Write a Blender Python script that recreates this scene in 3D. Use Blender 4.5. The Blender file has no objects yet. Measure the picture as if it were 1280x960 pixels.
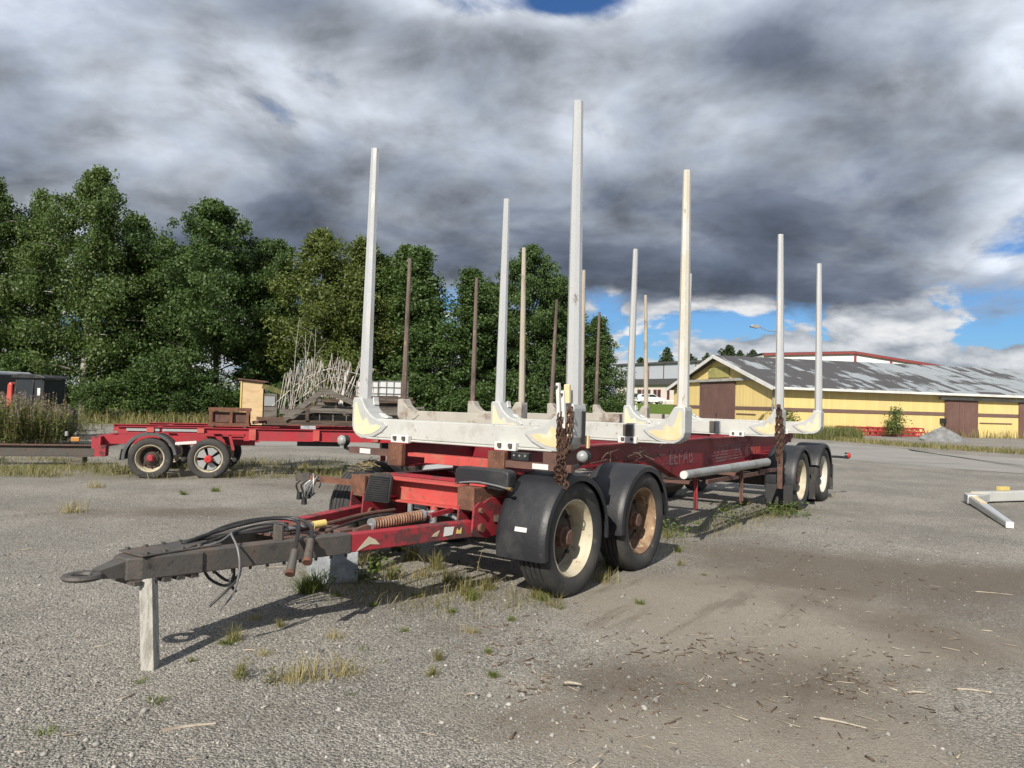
import bpy, bmesh, math, random
import numpy as np
from mathutils import Vector, Matrix
R = math.radians
random.seed(7); RNG = np.random.default_rng(7)
S = bpy.context.scene
COL = S.collection

# ------------------------------------------------------------------ camera
FPX, PITCH, ROLL, CAMH = 950.7, R(1.381), R(1.635), 1.555
cam = bpy.data.cameras.new('camera'); cam_o = bpy.data.objects.new('camera', cam); COL.objects.link(cam_o)
cam.sensor_width = 36; cam.sensor_fit = 'HORIZONTAL'; cam.lens = FPX / 1280 * 36; cam.clip_start = .05; cam.clip_end = 4000
cam_o.matrix_world = Matrix.Translation((0, 0, CAMH)) @ Matrix.Rotation(R(90) + PITCH, 4, 'X') @ Matrix.Rotation(ROLL, 4, 'Z')
S.camera = cam_o

# ------------------------------------------------------------------ render / exposure
S.render.engine = 'CYCLES'
S.cycles.use_denoising = True
S.cycles.max_bounces = 4; S.cycles.diffuse_bounces = 3; S.cycles.transparent_max_bounces = 4
S.cycles.use_adaptive_sampling = True; S.cycles.adaptive_threshold = .02; S.cycles.adaptive_min_samples = 16
S.view_settings.view_transform = 'Standard'; S.view_settings.look = 'None'
S.view_settings.gamma = 1; S.view_settings.use_curve_mapping = False
S.view_settings.exposure = 0.45

# ------------------------------------------------------------------ sun
SUN_HEAD, SUN_EL = R(21), R(36)      # heading the light travels (clockwise from +Y), elevation
sd = bpy.data.lights.new('sun', 'SUN'); sd.energy = 5.0; sd.angle = R(.53); sd.color = (1, .93, .82)
so = bpy.data.objects.new('sun', sd); COL.objects.link(so)
so.rotation_euler = Vector((math.sin(SUN_HEAD) * math.cos(SUN_EL), math.cos(SUN_HEAD) * math.cos(SUN_EL), -math.sin(SUN_EL))).to_track_quat('-Z', 'Y').to_euler()
so.location = (-20, -50, 40)

# ------------------------------------------------------------------ node helper
class NT:
    def __init__(s, nt): s.nt = nt; s.n = nt.nodes; s.l = nt.links
    def new(s, t, **k):
        n = s.n.new(t)
        for a, b in k.items(): setattr(n, a, b)
        return n
    def put(s, sock, v):
        if v is None: return
        if hasattr(v, 'is_output'): s.l.new(v, sock)
        else:
            if sock.type == 'RGBA' and isinstance(v, (tuple, list)) and len(v) == 3: v = (*v, 1)
            sock.default_value = v
    def m(s, op, a, b=None, c=None, clamp=False):
        n = s.new('ShaderNodeMath', operation=op, use_clamp=clamp)
        s.put(n.inputs[0], a); s.put(n.inputs[1], b)
        if c is not None: s.put(n.inputs[2], c)
        return n.outputs[0]
    def vm(s, op, a, b=None, scale=None):
        n = s.new('ShaderNodeVectorMath', operation=op)
        s.put(n.inputs[0], a)
        if b is not None: s.put(n.inputs[1], b)
        if scale is not None: s.put(n.inputs['Scale'], scale)
        return n.outputs[0]
    def mix(s, f, a, b, mode='MIX'):
        n = s.new('ShaderNodeMix', data_type='RGBA', blend_type=mode)
        s.put(n.inputs[0], f); s.put(n.inputs[6], a); s.put(n.inputs[7], b)
        return n.outputs[2]
    def noise(s, vec, scale, detail=4, rough=.55, dist=0, out=0):
        n = s.new('ShaderNodeTexNoise'); s.put(n.inputs['Vector'], vec); s.put(n.inputs['Scale'], scale)
        s.put(n.inputs['Detail'], detail); s.put(n.inputs['Roughness'], rough); s.put(n.inputs['Distortion'], dist)
        return n.outputs[out]
    def voro(s, vec, scale, feature='F1', out='Distance', rnd=1):
        n = s.new('ShaderNodeTexVoronoi', feature=feature); s.put(n.inputs['Vector'], vec); s.put(n.inputs['Scale'], scale)
        s.put(n.inputs['Randomness'], rnd)
        return n.outputs[out]
    def ss(s, v, a, b):
        n = s.new('ShaderNodeMapRange', interpolation_type='SMOOTHSTEP')
        s.put(n.inputs[0], v); s.put(n.inputs[1], a); s.put(n.inputs[2], b); s.put(n.inputs[3], 0.); s.put(n.inputs[4], 1.)
        return n.outputs[0]
    def ramp(s, f, stops, interp='LINEAR'):
        n = s.new('ShaderNodeValToRGB'); n.color_ramp.interpolation = interp
        e = n.color_ramp.elements
        while len(e) < len(stops): e.new(.5)
        for x, (p, c) in zip(e, stops):
            x.position = p; x.color = (*c, 1) if len(c) == 3 else c
        s.put(n.inputs[0], f)
        return n.outputs[0]
    def sep(s, v):
        n = s.new('ShaderNodeSeparateXYZ'); s.put(n.inputs[0], v); return n.outputs
    def comb(s, x, y, z=0.):
        n = s.new('ShaderNodeCombineXYZ'); s.put(n.inputs[0], x); s.put(n.inputs[1], y); s.put(n.inputs[2], z); return n.outputs[0]
    def gauss(s, x, y, cx, cy, rx, ry, amp):
        a = s.m('MULTIPLY', s.m('SUBTRACT', x, cx), 1 / rx); b = s.m('MULTIPLY', s.m('SUBTRACT', y, cy), 1 / ry)
        q = s.m('ADD', s.m('MULTIPLY', a, a), s.m('MULTIPLY', b, b))
        return s.m('MULTIPLY', s.m('POWER', 2.718, s.m('MULTIPLY', q, -1.)), amp)
    def add(s, *v):
        r = v[0]
        for q in v[1:]: r = s.m('ADD', r, q)
        return r

# ------------------------------------------------------------------ world: Nishita sky behind a broken cloud deck
def pix_dir(x, y):                              # photo pixel -> world direction
    u, v = x - 640, y - 480; c, s_ = math.cos(ROLL), math.sin(ROLL)
    u, v = u * c + v * s_, -u * s_ + v * c
    X, Z = u / FPX, -v / FPX
    return Vector((X, math.cos(PITCH) - Z * math.sin(PITCH), math.sin(PITCH) + Z * math.cos(PITCH)))
def azel(x, y):
    d = pix_dir(x, y).normalized(); return math.atan2(d.x, d.y), math.asin(d.z)
W = bpy.data.worlds.new('World'); S.world = W; W.use_nodes = True; W.cycles.sampling_method = 'MANUAL'; W.cycles.sample_map_resolution = 512
w = NT(W.node_tree); w.n.clear()
gen = w.new('ShaderNodeTexCoord').outputs['Generated']
dx, dy, dz = w.sep(w.vm('NORMALIZE', gen))[:3]
dzc = w.m('MAXIMUM', dz, 0.0)
az = w.m('ARCTAN2', dx, dy); el = w.m('ARCSINE', dzc)
k = w.m('DIVIDE', 1., w.m('ADD', dzc, .30))
uv = w.comb(w.m('MULTIPLY', dx, k), w.m('MULTIPLY', dy, k), w.m('MULTIPLY', dzc, .6))
SKYO = (3.1, 7.7, 1.3)
uvo = w.vm('ADD', uv, SKYO)
n_big = w.noise(uvo, 1.2, 2, .5)
n_det = w.noise(uvo, 3.0, 8, .54, .2)
n_off = w.noise(w.vm('ADD', uvo, (-.045, -.07, -.05)), 3.0, 6, .54, .2)
T = w.add(w.m('MULTIPLY', w.m('SUBTRACT', n_big, .5), .50), w.m('MULTIPLY', w.m('SUBTRACT', n_det, .5), .80), .507)
def blob(px, py, rpx, rpy, amp):
    a, e = azel(px, py); return w.gauss(az, el, a, e, rpx / FPX, rpy / FPX, amp)
# cloud masses as they stand in this stretch of sky
guides = [blob(420, 225, 300, 70, .19), blob(960, 240, 260, 75, .17), blob(640, 330, 480, 50, .18), blob(1130, 370, 200, 36, .16), blob(30, 150, 90, 50, .06),
          blob(170, 100, 260, 75, -.13), blob(780, 110, 150, 60, -.10), blob(560, 0, 150, 24, -.22), blob(740, 0, 90, 22, -.20), blob(1262, 230, 60, 40, -.10),
          blob(1270, 100, 60, 40, -.15), blob(1210, 315, 140, 40, -.16), blob(1050, 70, 160, 60, .0), blob(520, 90, 120, 50, .03)]
T = w.add(T, *guides)
edge = w.m('SUBTRACT', n_det, n_off)      # sunward side of each billow
cover = w.ss(T, .30, .42)
ccol = w.ramp(T, [(.30, (1.0, 1.05, 1.13)), (.44, (.80, .87, .98)), (.56, (.45, .505, .60)), (.68, (.19, .225, .295)), (.82, (.10, .125, .175)), (1, (.078, .099, .142))])
ccol = w.vm('SCALE', ccol, scale=w.m('MAXIMUM', .45, w.m('ADD', 1., w.m('MULTIPLY', edge, 3.3))))
# low cumulus seen under the deck, towards the horizon
luv = w.comb(w.m('MULTIPLY', az, 7.5), w.m('MULTIPLY', el, 17.), 3.4)
ln = w.noise(luv, 1.0, 7, .54, .25); ln2 = w.noise(w.vm('ADD', luv, (.05, -.20, 0)), 1.0, 6, .54, .25)
lowT = w.add(ln, w.m('MULTIPLY', w.m('SUBTRACT', .065, el), 1.5), .0)
lcov = w.ss(lowT, .41, .465)
lsh = w.m('ADD', .60, w.m('MULTIPLY', w.m('SUBTRACT', ln2, ln), 2.6), clamp=True)
lcol = w.ramp(lsh, [(.2, (.98, .98, .98)), (.5, (.72, .75, .79)), (.9, (.33, .37, .43))])
deck = w.ss(w.add(el, w.m('MULTIPLY', w.m('SUBTRACT', n_det, .5), .16)), .110, .150)
sky = w.new('ShaderNodeTexSky', sky_type='NISHITA', sun_disc=False, sun_elevation=SUN_EL, sun_rotation=R(201), altitude=200, air_density=1.0, dust_density=.6, ozone_density=2.5)
b_sky = w.new('ShaderNodeBackground'); w.put(b_sky.inputs[0], w.vm('MULTIPLY', sky.outputs[0], (.50, .78, 1.12))); b_sky.inputs[1].default_value = .066
b_hi = w.new('ShaderNodeBackground'); w.put(b_hi.inputs[0], ccol); b_hi.inputs[1].default_value = .57
b_lo = w.new('ShaderNodeBackground'); w.put(b_lo.inputs[0], lcol); b_lo.inputs[1].default_value = .69
m1 = w.new('ShaderNodeMixShader'); w.put(m1.inputs[0], lcov); w.l.new(b_sky.outputs[0], m1.inputs[1]); w.l.new(b_lo.outputs[0], m1.inputs[2])
m2 = w.new('ShaderNodeMixShader'); w.put(m2.inputs[0], w.m('MULTIPLY', cover, deck)); w.l.new(m1.outputs[0], m2.inputs[1]); w.l.new(b_hi.outputs[0], m2.inputs[2])
w.l.new(m2.outputs[0], w.new('ShaderNodeOutputWorld').inputs[0])

# ------------------------------------------------------------------ pixel helpers (distance always from the ground or a known depth)
def G(x, y, z=0.):
    r = pix_dir(x, y); t = (z - CAMH) / r.z; return Vector((r.x * t, r.y * t, z))
def DP(x, y, d):
    r = pix_dir(x, y); t = d / r.y; return Vector((r.x * t, d, r.z * t + CAMH))

# ------------------------------------------------------------------ materials
MATS = {}
def mat(name, col, rough=.6, metal=0., col2=None, scale=4., lo=.45, hi=.62, col3=None, scale3=18., lo3=.58, hi3=.66, var=.25, bump=.15, bscale=60., spec=.5, detail=6, stretch=None):
    """base colour with broad tone variation, optional second and third wear colours (own shapes), fine relief"""
    col, col2, col3 = [tuple(q * .83 for q in c_) if c_ else None for c_ in (col, col2, col3)]
    m = bpy.data.materials.new(name); m.use_nodes = True; t = NT(m.node_tree)
    b = t.n['Principled BSDF']
    co = t.new('ShaderNodeTexCoord').outputs['Object']
    if stretch: co = t.vm('MULTIPLY', co, stretch)
    c = col
    if var:
        f = t.noise(co, scale * .7, 5, .6)
        c = t.mix(f, tuple(min(1, x * (1 - var)) for x in col), tuple(min(1, x * (1 + var)) for x in col))
    r = rough
    if col2:
        f2 = t.ss(t.noise(t.vm('ADD', co, (5, 3, 1)), scale, detail, .65), lo, hi)
        c = t.mix(f2, c, col2)
        r = t.m('ADD', rough, t.m('MULTIPLY', f2, min(.3, .92 - rough)))
    if col3:
        f3 = t.ss(t.noise(t.vm('ADD', co, (1, 9, 4)), scale3, 5, .7), lo3, hi3)
        c = t.mix(f3, c, col3)
    t.put(b.inputs['Base Color'], c); t.put(b.inputs['Roughness'], r)
    t.put(b.inputs['Metallic'], metal); b.inputs['Specular IOR Level'].default_value = spec
    if bump:
        bn = t.new('ShaderNodeBump'); bn.inputs['Strength'].default_value = bump; bn.inputs['Distance'].default_value = .01
        t.put(bn.inputs['Height'], t.noise(co, bscale, 4, .6)); t.l.new(bn.outputs[0], b.inputs['Normal'])
    MATS[name] = m
    return m
mat('red', (.38, .022, .035), .5, 0, (.25, .035, .04), 3, .46, .7, (.14, .06, .04), 18, .59, .70)
mat('red_faded', (.50, .07, .062), .6, 0, (.44, .14, .10), 5, .47, .68, (.22, .10, .06), 20, .55, .66)
mat('red_worn', (.35, .026, .040), .6, 0, (.085, .035, .035), 5, .47, .62, (.52, .42, .30), 14, .70, .73)
mat('red_frame', (.22, .012, .022), .5, 0, (.16, .016, .022), 2, .5, .7, (.13, .05, .03), 16, .63, .72)
mat('rust', (.17, .075, .045), .85, 0, (.10, .045, .03), 8, .4, .65, (.27, .12, .06), 30, .55, .7, bump=.4)
mat('rust_chain', (.105, .055, .036), .8, .2, (.06, .035, .027), 20, .4, .65, bump=.4)
mat('rust_brown', (.14, .07, .055), .8, 0, (.09, .05, .04), 6, .4, .65, bump=.3)
mat('bunk', (.50, .51, .485), .55, 0, (.41, .41, .385), 4, .50, .70, (.25, .22, .18), 13, .61, .73, var=.12, bump=.3, bscale=25)
mat('stake', (.70, .705, .70), .33, .5, (.56, .555, .54), 2.2, .48, .70, (.34, .30, .25), 7, .64, .72, var=.08, stretch=(1, 1, .6), bump=.12, bscale=18)
mat('stake_cream', (.67, .63, .52), .40, .3, (.62, .62, .60), 3, .46, .58, (.34, .28, .20), 8, .63, .72, var=.08, stretch=(1, 1, .5), bump=.12, bscale=18)
mat('stake_dark', (.16, .12, .10), .7, .1, (.08, .06, .05), 1.6, .46, .62, (.30, .22, .13), 8, .58, .68, stretch=(1, 1, .5))
mat('stake_old', (.43, .39, .325), .65, .1, (.17, .12, .095), 1.6, .52, .66, (.48, .40, .26), 9, .58, .66, stretch=(1, 1, .5))
mat('bunk_old', (.40, .375, .33), .7, 0, (.22, .17, .14), 3, .48, .64)
mat('cast', (.53, .54, .53), .5, .25, (.45, .455, .445), 6, .5, .7, var=.12)
mat('yellow', (.70, .62, .40), .6, 0, (.58, .56, .48), 9, .48, .6, (.53, .54, .53), 16, .60, .64, var=.1)
mat('orange_paint', (.72, .53, .30), .6, 0, (.66, .60, .43), 9, .46, .58, (.53, .54, .53), 16, .60, .64, var=.1)
mat('black_plastic', (.019, .020, .024), .48, 0, (.042, .042, .043), 3, .46, .72, (.10, .094, .084), 7, .60, .82, bump=.25, bscale=30, detail=9)
mat('rubber', (.028, .028, .029), .8, 0, (.062, .058, .053), 3, .42, .68, (.14, .125, .105), 9, .57, .78, bump=.35, detail=9)
mat('dark_steel', (.095, .088, .081), .6, .25, (.135, .105, .088), 5, .46, .66, (.04, .037, .036), 18, .55, .7, bump=.35)
mat('rim_cream', (.52, .47, .35), .6, 0, (.40, .33, .23), 5, .46, .66, (.22, .14, .085), 12, .58, .70)
mat('rim_rust', (.30, .205, .125), .8, 0, (.20, .115, .07), 8, .42, .62, (.55, .45, .30), 14, .58, .7)
mat('rim_white', (.56, .55, .49), .5, 0, (.55, .50, .40), 6, .52, .7)
mat('hub', (.17, .095, .065), .8, .1, (.11, .06, .045), 14, .4, .6)
mat('nave', (.045, .040, .037), .8, .1, (.09, .06, .045), 12, .45, .65)
mat('hub_red', (.52, .03, .03), .5)
mat('wood_post', (.43, .42, .385), .9, 0, (.27, .255, .225), 4, .45, .62, (.16, .14, .12), 9, .62, .68, stretch=(9, 9, .8), bump=.6, bscale=30)
mat('wood_grey', (.16, .145, .125), .85, 0, (.085, .072, .06), 4, .42, .62, (.27, .245, .21), 10, .58, .7, stretch=(.6, 6, 6))
mat('wood_brown', (.11, .075, .055), .85, 0, (.055, .04, .032), 4, .42, .62, stretch=(.6, 6, 6))
mat('plywood', (.62, .46, .26), .7, 0, (.52, .36, .19), 3, .48, .66, stretch=(1, 1, 4))
mat('concrete', (.42, .45, .48), .85, 0, (.26, .28, .30), 5, .45, .65, bump=.4)
mat('tag', (.66, .66, .64), .5, var=.05)
mat('hose', (.018, .018, .019), .5, 0, (.05, .048, .045), 8, .5, .7)
mat('cable_grey', (.16, .16, .165), .5)
mat('brass', (.42, .30, .13), .4, .8)
mat('cap_yellow', (.62, .48, .16), .6)
mat('spring', (.30, .17, .11), .7, .1, (.20, .10, .06), 20, .45, .6)
mat('galv', (.45, .46, .46), .45, .6)
mat('lens_red', (.5, .03, .02), .25)
mat('lens_orange', (.50, .22, .05), .4)
mat('lens_white', (.30, .31, .31), .25)
mat('grey_plastic', (.075, .078, .082), .6, 0, (.12, .12, .12), 4, .5, .7)
mat('alu_tube', (.40, .405, .40), .45, .4, (.30, .29, .27), 3, .48, .66, (.55, .50, .40), 8, .6, .7)
mat('grey_light', (.30, .31, .32), .6)
mat('twig', (.13, .10, .075), .9)
mat('letter', (.20, .125, .13), .65, 0, (.25, .10, .11), 9, .48, .6, var=.1)
mat('stripe', (.19, .12, .125), .65, 0, (.20, .03, .04), 7, .42, .6, var=.15)
mat('barn_yellow', (.80, .62, .25), .8, 0, (.76, .60, .28), .5, .45, .7, var=.06, bump=0)
mat('barn_brown', (.155, .082, .068), .8, 0, (.19, .11, .09), .8, .45, .7, bump=0)
mat('barn_band', (.17, .105, .085), .8, bump=0)
mat('weather_board', (.42, .41, .37), .85, 0, (.30, .29, .26), 1.5, .45, .65, bump=0)
mat('white_trim', (.72, .72, .70), .7, 0, (.58, .58, .57), 1.5, .5, .7, bump=0)
mat('sign_olive', (.42, .38, .13), .8, 0, (.30, .29, .12), 2.5, .45, .6, stretch=(6, 1, 1), bump=0)
mat('hall_white', (.78, .78, .79), .6, bump=0, var=.05)
mat('hall_red', (.24, .045, .045), .6, bump=0)
mat('metal_roof', (.50, .53, .60), .5, .2, bump=0, var=.08)
mat('pink_wall', (.68, .60, .55), .8, bump=0, var=.06)
mat('dark_fascia', (.075, .072, .075), .7, bump=0)
mat('window_glass', (.03, .035, .04), .12, bump=0, var=0)
mat('frame_red', (.20, .05, .05), .6, bump=0)
mat('car_white', (.80, .81, .82), .25, bump=0, var=.02)
mat('car_grey', (.20, .22, .25), .3, bump=0, var=.02)
mat('lamp_steel', (.33, .34, .35), .5, .5, bump=0)
mat('cab_black', (.02, .021, .022), .4, 0, (.05, .05, .05), 4, .5, .7)
mat('machine_red', (.55, .075, .055), .45)
mat('box_grey', (.36, .38, .42), .5)
mat('ibc', (.58, .60, .60), .45, var=.06)
mat('rod', (.56, .53, .49), .6, .3, (.26, .17, .13), 9, .5, .62)
mat('heap', (.25, .255, .26), .95, 0, (.17, .17, .17), 3, .4, .6, bump=.8, bscale=20)
mat('moss', (.09, .11, .03), .95, 0, (.16, .13, .06), 8, .45, .6, bump=.6)
mat('hay', (.34, .28, .15), .9, 0, (.16, .13, .07), 10, .45, .6)
mat('stick', (.43, .385, .31), .85, 0, (.27, .22, .17), 8, .45, .6, var=.3)
mat('bark', (.10, .085, .07), .9, 0, (.05, .043, .037), 6, .4, .6, bump=.5)
mat('birch_bark', (.42, .40, .36), .8, 0, (.06, .055, .05), 5, .55, .62, bump=.3, stretch=(1, 1, 3))
def leaf_mat(name, c1, c2, trans=.35, rough=.5, spec=.35):
    m = bpy.data.materials.new(name); m.use_nodes = True; t = NT(m.node_tree); b = t.n['Principled BSDF']
    at = t.new('ShaderNodeAttribute', attribute_name='rnd'); f = at.outputs['Fac']
    c = t.mix(f, c1, c2)
    t.put(b.inputs['Base Color'], c); b.inputs['Roughness'].default_value = rough; b.inputs['Specular IOR Level'].default_value = spec
    tr = t.new('ShaderNodeBsdfTranslucent'); t.put(tr.inputs[0], t.vm('MULTIPLY', c, (1.1, 1.25, .6)))
    mx = t.new('ShaderNodeMixShader'); mx.inputs[0].default_value = trans
    t.l.new(b.outputs[0], mx.inputs[1]); t.l.new(tr.outputs[0], mx.inputs[2]); t.l.new(mx.outputs[0], t.n['Material Output'].inputs[0])
    MATS[name] = m
leaf_mat('leaf_birch', (.055, .092, .024), (.125, .175, .058))
leaf_mat('leaf_olive', (.070, .098, .022), (.150, .180, .048))
leaf_mat('leaf_dark', (.042, .080, .022), (.098, .150, .048))
leaf_mat('leaf_pine', (.030, .050, .022), (.060, .085, .035), .15)
leaf_mat('leaf_shrub', (.07, .11, .025), (.14, .19, .055))
leaf_mat('grass_green', (.09, .12, .025), (.20, .22, .07), .3)
leaf_mat('grass_dry', (.22, .18, .08), (.42, .36, .20), .3)
leaf_mat('grass_mixed', (.095, .105, .03), (.30, .25, .12), .3)
leaf_mat('weed_green', (.08, .09, .03), (.17, .18, .07), .3)
leaf_mat('fireweed_flower', (.30, .15, .18), (.46, .36, .36), .3)
leaf_mat('fireweed_leaf', (.085, .115, .03), (.20, .22, .075), .35)

# ------------------------------------------------------------------ mesh builder
def frame_of(dv):
    dv = dv.normalized(); up = Vector((0, 0, 1)) if abs(dv.z) < .95 else Vector((0, 1, 0))
    s = dv.cross(up).normalized(); return s, s.cross(dv).normalized()
class MB:
    def __init__(s): s.v = []; s.f = []; s.mi = []; s.cur = 0
    def add(s, vs, fs):
        o = len(s.v); s.v += [tuple(q) for q in vs]; s.f += [tuple(i + o for i in f) for f in fs]; s.mi += [s.cur] * len(fs); return s
    def box(s, x0, x1, y0, y1, z0, z1, M=None):
        vs = [Vector(q) for q in ((x0, y0, z0), (x1, y0, z0), (x1, y1, z0), (x0, y1, z0), (x0, y0, z1), (x1, y0, z1), (x1, y1, z1), (x0, y1, z1))]
        if M is not None: vs = [M @ q for q in vs]
        return s.add(vs, [(3, 2, 1, 0), (4, 5, 6, 7), (0, 1, 5, 4), (1, 2, 6, 5), (2, 3, 7, 6), (3, 0, 4, 7)])
    def bar(s, p0, p1, wd, ht, w1=None, h1=None, up=None):
        p0, p1 = Vector(p0), Vector(p1); a, u = frame_of(p1 - p0)
        if up is not None:
            u = Vector(up); a = (p1 - p0).normalized().cross(u).normalized(); u = a.cross((p1 - p0).normalized())
        w1 = w1 or wd; h1 = h1 or ht; vs = []
        for p, ww, hh in ((p0, wd, ht), (p1, w1, h1)):
            vs += [p + a * (i * ww / 2) + u * (j * hh / 2) for i, j in ((-1, -1), (1, -1), (1, 1), (-1, 1))]
        return s.add(vs, [(0, 1, 2, 3), (7, 6, 5, 4), (0, 4, 5, 1), (1, 5, 6, 2), (2, 6, 7, 3), (3, 7, 4, 0)])
    def cyl(s, p0, p1, r0, r1=None, n=12, caps=True):
        r1 = r0 if r1 is None else r1; p0, p1 = Vector(p0), Vector(p1); a, u = frame_of(p1 - p0); vs = []
        for p, r in ((p0, r0), (p1, r1)):
            vs += [p + (a * math.cos(2 * math.pi * i / n) + u * math.sin(2 * math.pi * i / n)) * r for i in range(n)]
        fs = [(i, (i + 1) % n, n + (i + 1) % n, n + i) for i in range(n)]
        if caps: fs += [tuple(range(n))[::-1], tuple(range(n, 2 * n))]
        return s.add(vs, fs)
    def tube(s, pts, r, n=8, closed=False, r1=None):
        pts = [Vector(p) for p in pts]; m = len(pts); vs = []
        prev = None
        for i, p in enumerate(pts):
            t = (pts[(i + 1) % m] - pts[i - 1]) if closed else (pts[min(i + 1, m - 1)] - pts[max(i - 1, 0)])
            t.normalize()
            if prev is None: a, u = frame_of(t)
            else:
                a = (prev - t * prev.dot(t)).normalized(); u = t.cross(a)
            prev = a
            rr = r if r1 is None else r + (r1 - r) * i / max(1, m - 1)
            vs += [p + (a * math.cos(2 * math.pi * j / n) + u * math.sin(2 * math.pi * j / n)) * rr for j in range(n)]
        fs = []
        for i in range(m if closed else m - 1):
            q = (i + 1) % m
            fs += [(i * n + j, i * n + (j + 1) % n, q * n + (j + 1) % n, q * n + j) for j in range(n)]
        if not closed: fs += [tuple(range(n))[::-1], tuple(range((m - 1) * n, m * n))]
        return s.add(vs, fs)
    def lathe(s, prof, c, n=40, axis='Y'):
        """prof: (radius, offset along axis)"""
        c = Vector(c); vs = []; m = len(prof)
        for r, o in prof:
            for j in range(n):
                t = 2 * math.pi * j / n
                q = Vector((r * math.cos(t), o, r * math.sin(t))) if axis == 'Y' else Vector((r * math.cos(t), r * math.sin(t), o))
                vs.append(c + q)
        fs = [(i * n + j, (i + 1) * n + j, (i + 1) * n + (j + 1) % n, i * n + (j + 1) % n) for i in range(m - 1) for j in range(n)]
        return s.add(vs, fs)
    def prism(s, poly, fn, t0, t1):
        """poly 2D outline, fn(u,v,t) -> 3D, extruded from t0 to t1"""
        n = len(poly); vs = [fn(u, v, t0) for u, v in poly] + [fn(u, v, t1) for u, v in poly]
        return s.add(vs, [tuple(range(n))[::-1], tuple(range(n, 2 * n))] + [(i, (i + 1) % n, n + (i + 1) % n, n + i) for i in range(n)])
    def build(s, name, m, parent=None, smooth=False, bevel=0, loc=None, fix=True):
        me = bpy.data.meshes.new(name); me.from_pydata(s.v, [], s.f); me.update()
        if fix:
            bm = bmesh.new(); bm.from_mesh(me); bmesh.ops.recalc_face_normals(bm, faces=bm.faces); bm.to_mesh(me); bm.free()
        for q in (m if isinstance(m, (list, tuple)) else [m]): me.materials.append(MATS[q])
        if isinstance(m, (list, tuple)): me.polygons.foreach_set('material_index', s.mi)
        if smooth:
            me.polygons.foreach_set('use_smooth', [True] * len(me.polygons))
            me.set_sharp_from_angle(angle=R(38))
        o = bpy.data.objects.new(name, me); COL.objects.link(o)
        if parent is not None: o.parent = parent
        if loc is not None: o.location = loc
        if bevel:
            b = o.modifiers.new('bevel', 'BEVEL'); b.width = bevel; b.segments = 2; b.limit_method = 'ANGLE'; b.angle_limit = R(35)
        return o
def spline(pts, sub=6):
    pts = [Vector(p) for p in pts]; P = [pts[0] * 2 - pts[1]] + pts + [pts[-1] * 2 - pts[-2]]; out = []
    for i in range(1, len(P) - 2):
        for j in range(sub):
            t = j / sub; a, b, c, d = P[i - 1:i + 3]
            out.append(.5 * ((2 * b) + (c - a) * t + (2 * a - 5 * b + 4 * c - d) * t * t + (3 * b - a - 3 * c + d) * t ** 3))
    return out + [pts[-1]]
def np_mesh(name, V, F, m, attr=None, parent=None, smooth=False):
    """fast mesh from arrays; F is (n,3) or (n,4)"""
    V = np.asarray(V, np.float32); F = np.asarray(F, np.int32); k = F.shape[1]
    me = bpy.data.meshes.new(name); me.vertices.add(len(V)); me.vertices.foreach_set('co', V.ravel())
    me.loops.add(F.size); me.loops.foreach_set('vertex_index', F.ravel())
    me.polygons.add(len(F)); me.polygons.foreach_set('loop_start', np.arange(0, F.size, k, dtype=np.int32))
    if attr is not None:
        a = me.attributes.new('rnd', 'FLOAT', 'FACE'); a.data.foreach_set('value', np.asarray(attr, np.float32))
    me.update(calc_edges=True); me.materials.append(MATS[m])
    if smooth: me.polygons.foreach_set('use_smooth', [True] * len(F))
    o = bpy.data.objects.new(name, me); COL.objects.link(o)
    if parent is not None: o.parent = parent
    return o
def tag(o, label, cat, group=None):
    o['label'] = label; o['category'] = cat
    if group: o['group'] = group
    return o
def thing(name, label, cat, loc=(0, 0, 0), rz=0., group=None):
    o = bpy.data.objects.new(name, None); COL.objects.link(o); o.location = loc; o.rotation_euler = (0, 0, rz); o.empty_display_size = .2
    return tag(o, label, cat, group)
def copy_tree(o, parent=None):
    c = o.copy(); COL.objects.link(c); c.parent = parent
    for ch in list(o.children): copy_tree(ch, c)
    return c
def inst(src, parent, loc=(0, 0, 0), rz=0., sc=None, name=None):
    c = src.copy(); COL.objects.link(c); c.parent = parent; c.location = loc; c.rotation_euler = (0, 0, rz)
    if sc: c.scale = sc
    if name: c.name = name
    return c
def kind(o, k): o['kind'] = k; return o

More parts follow.
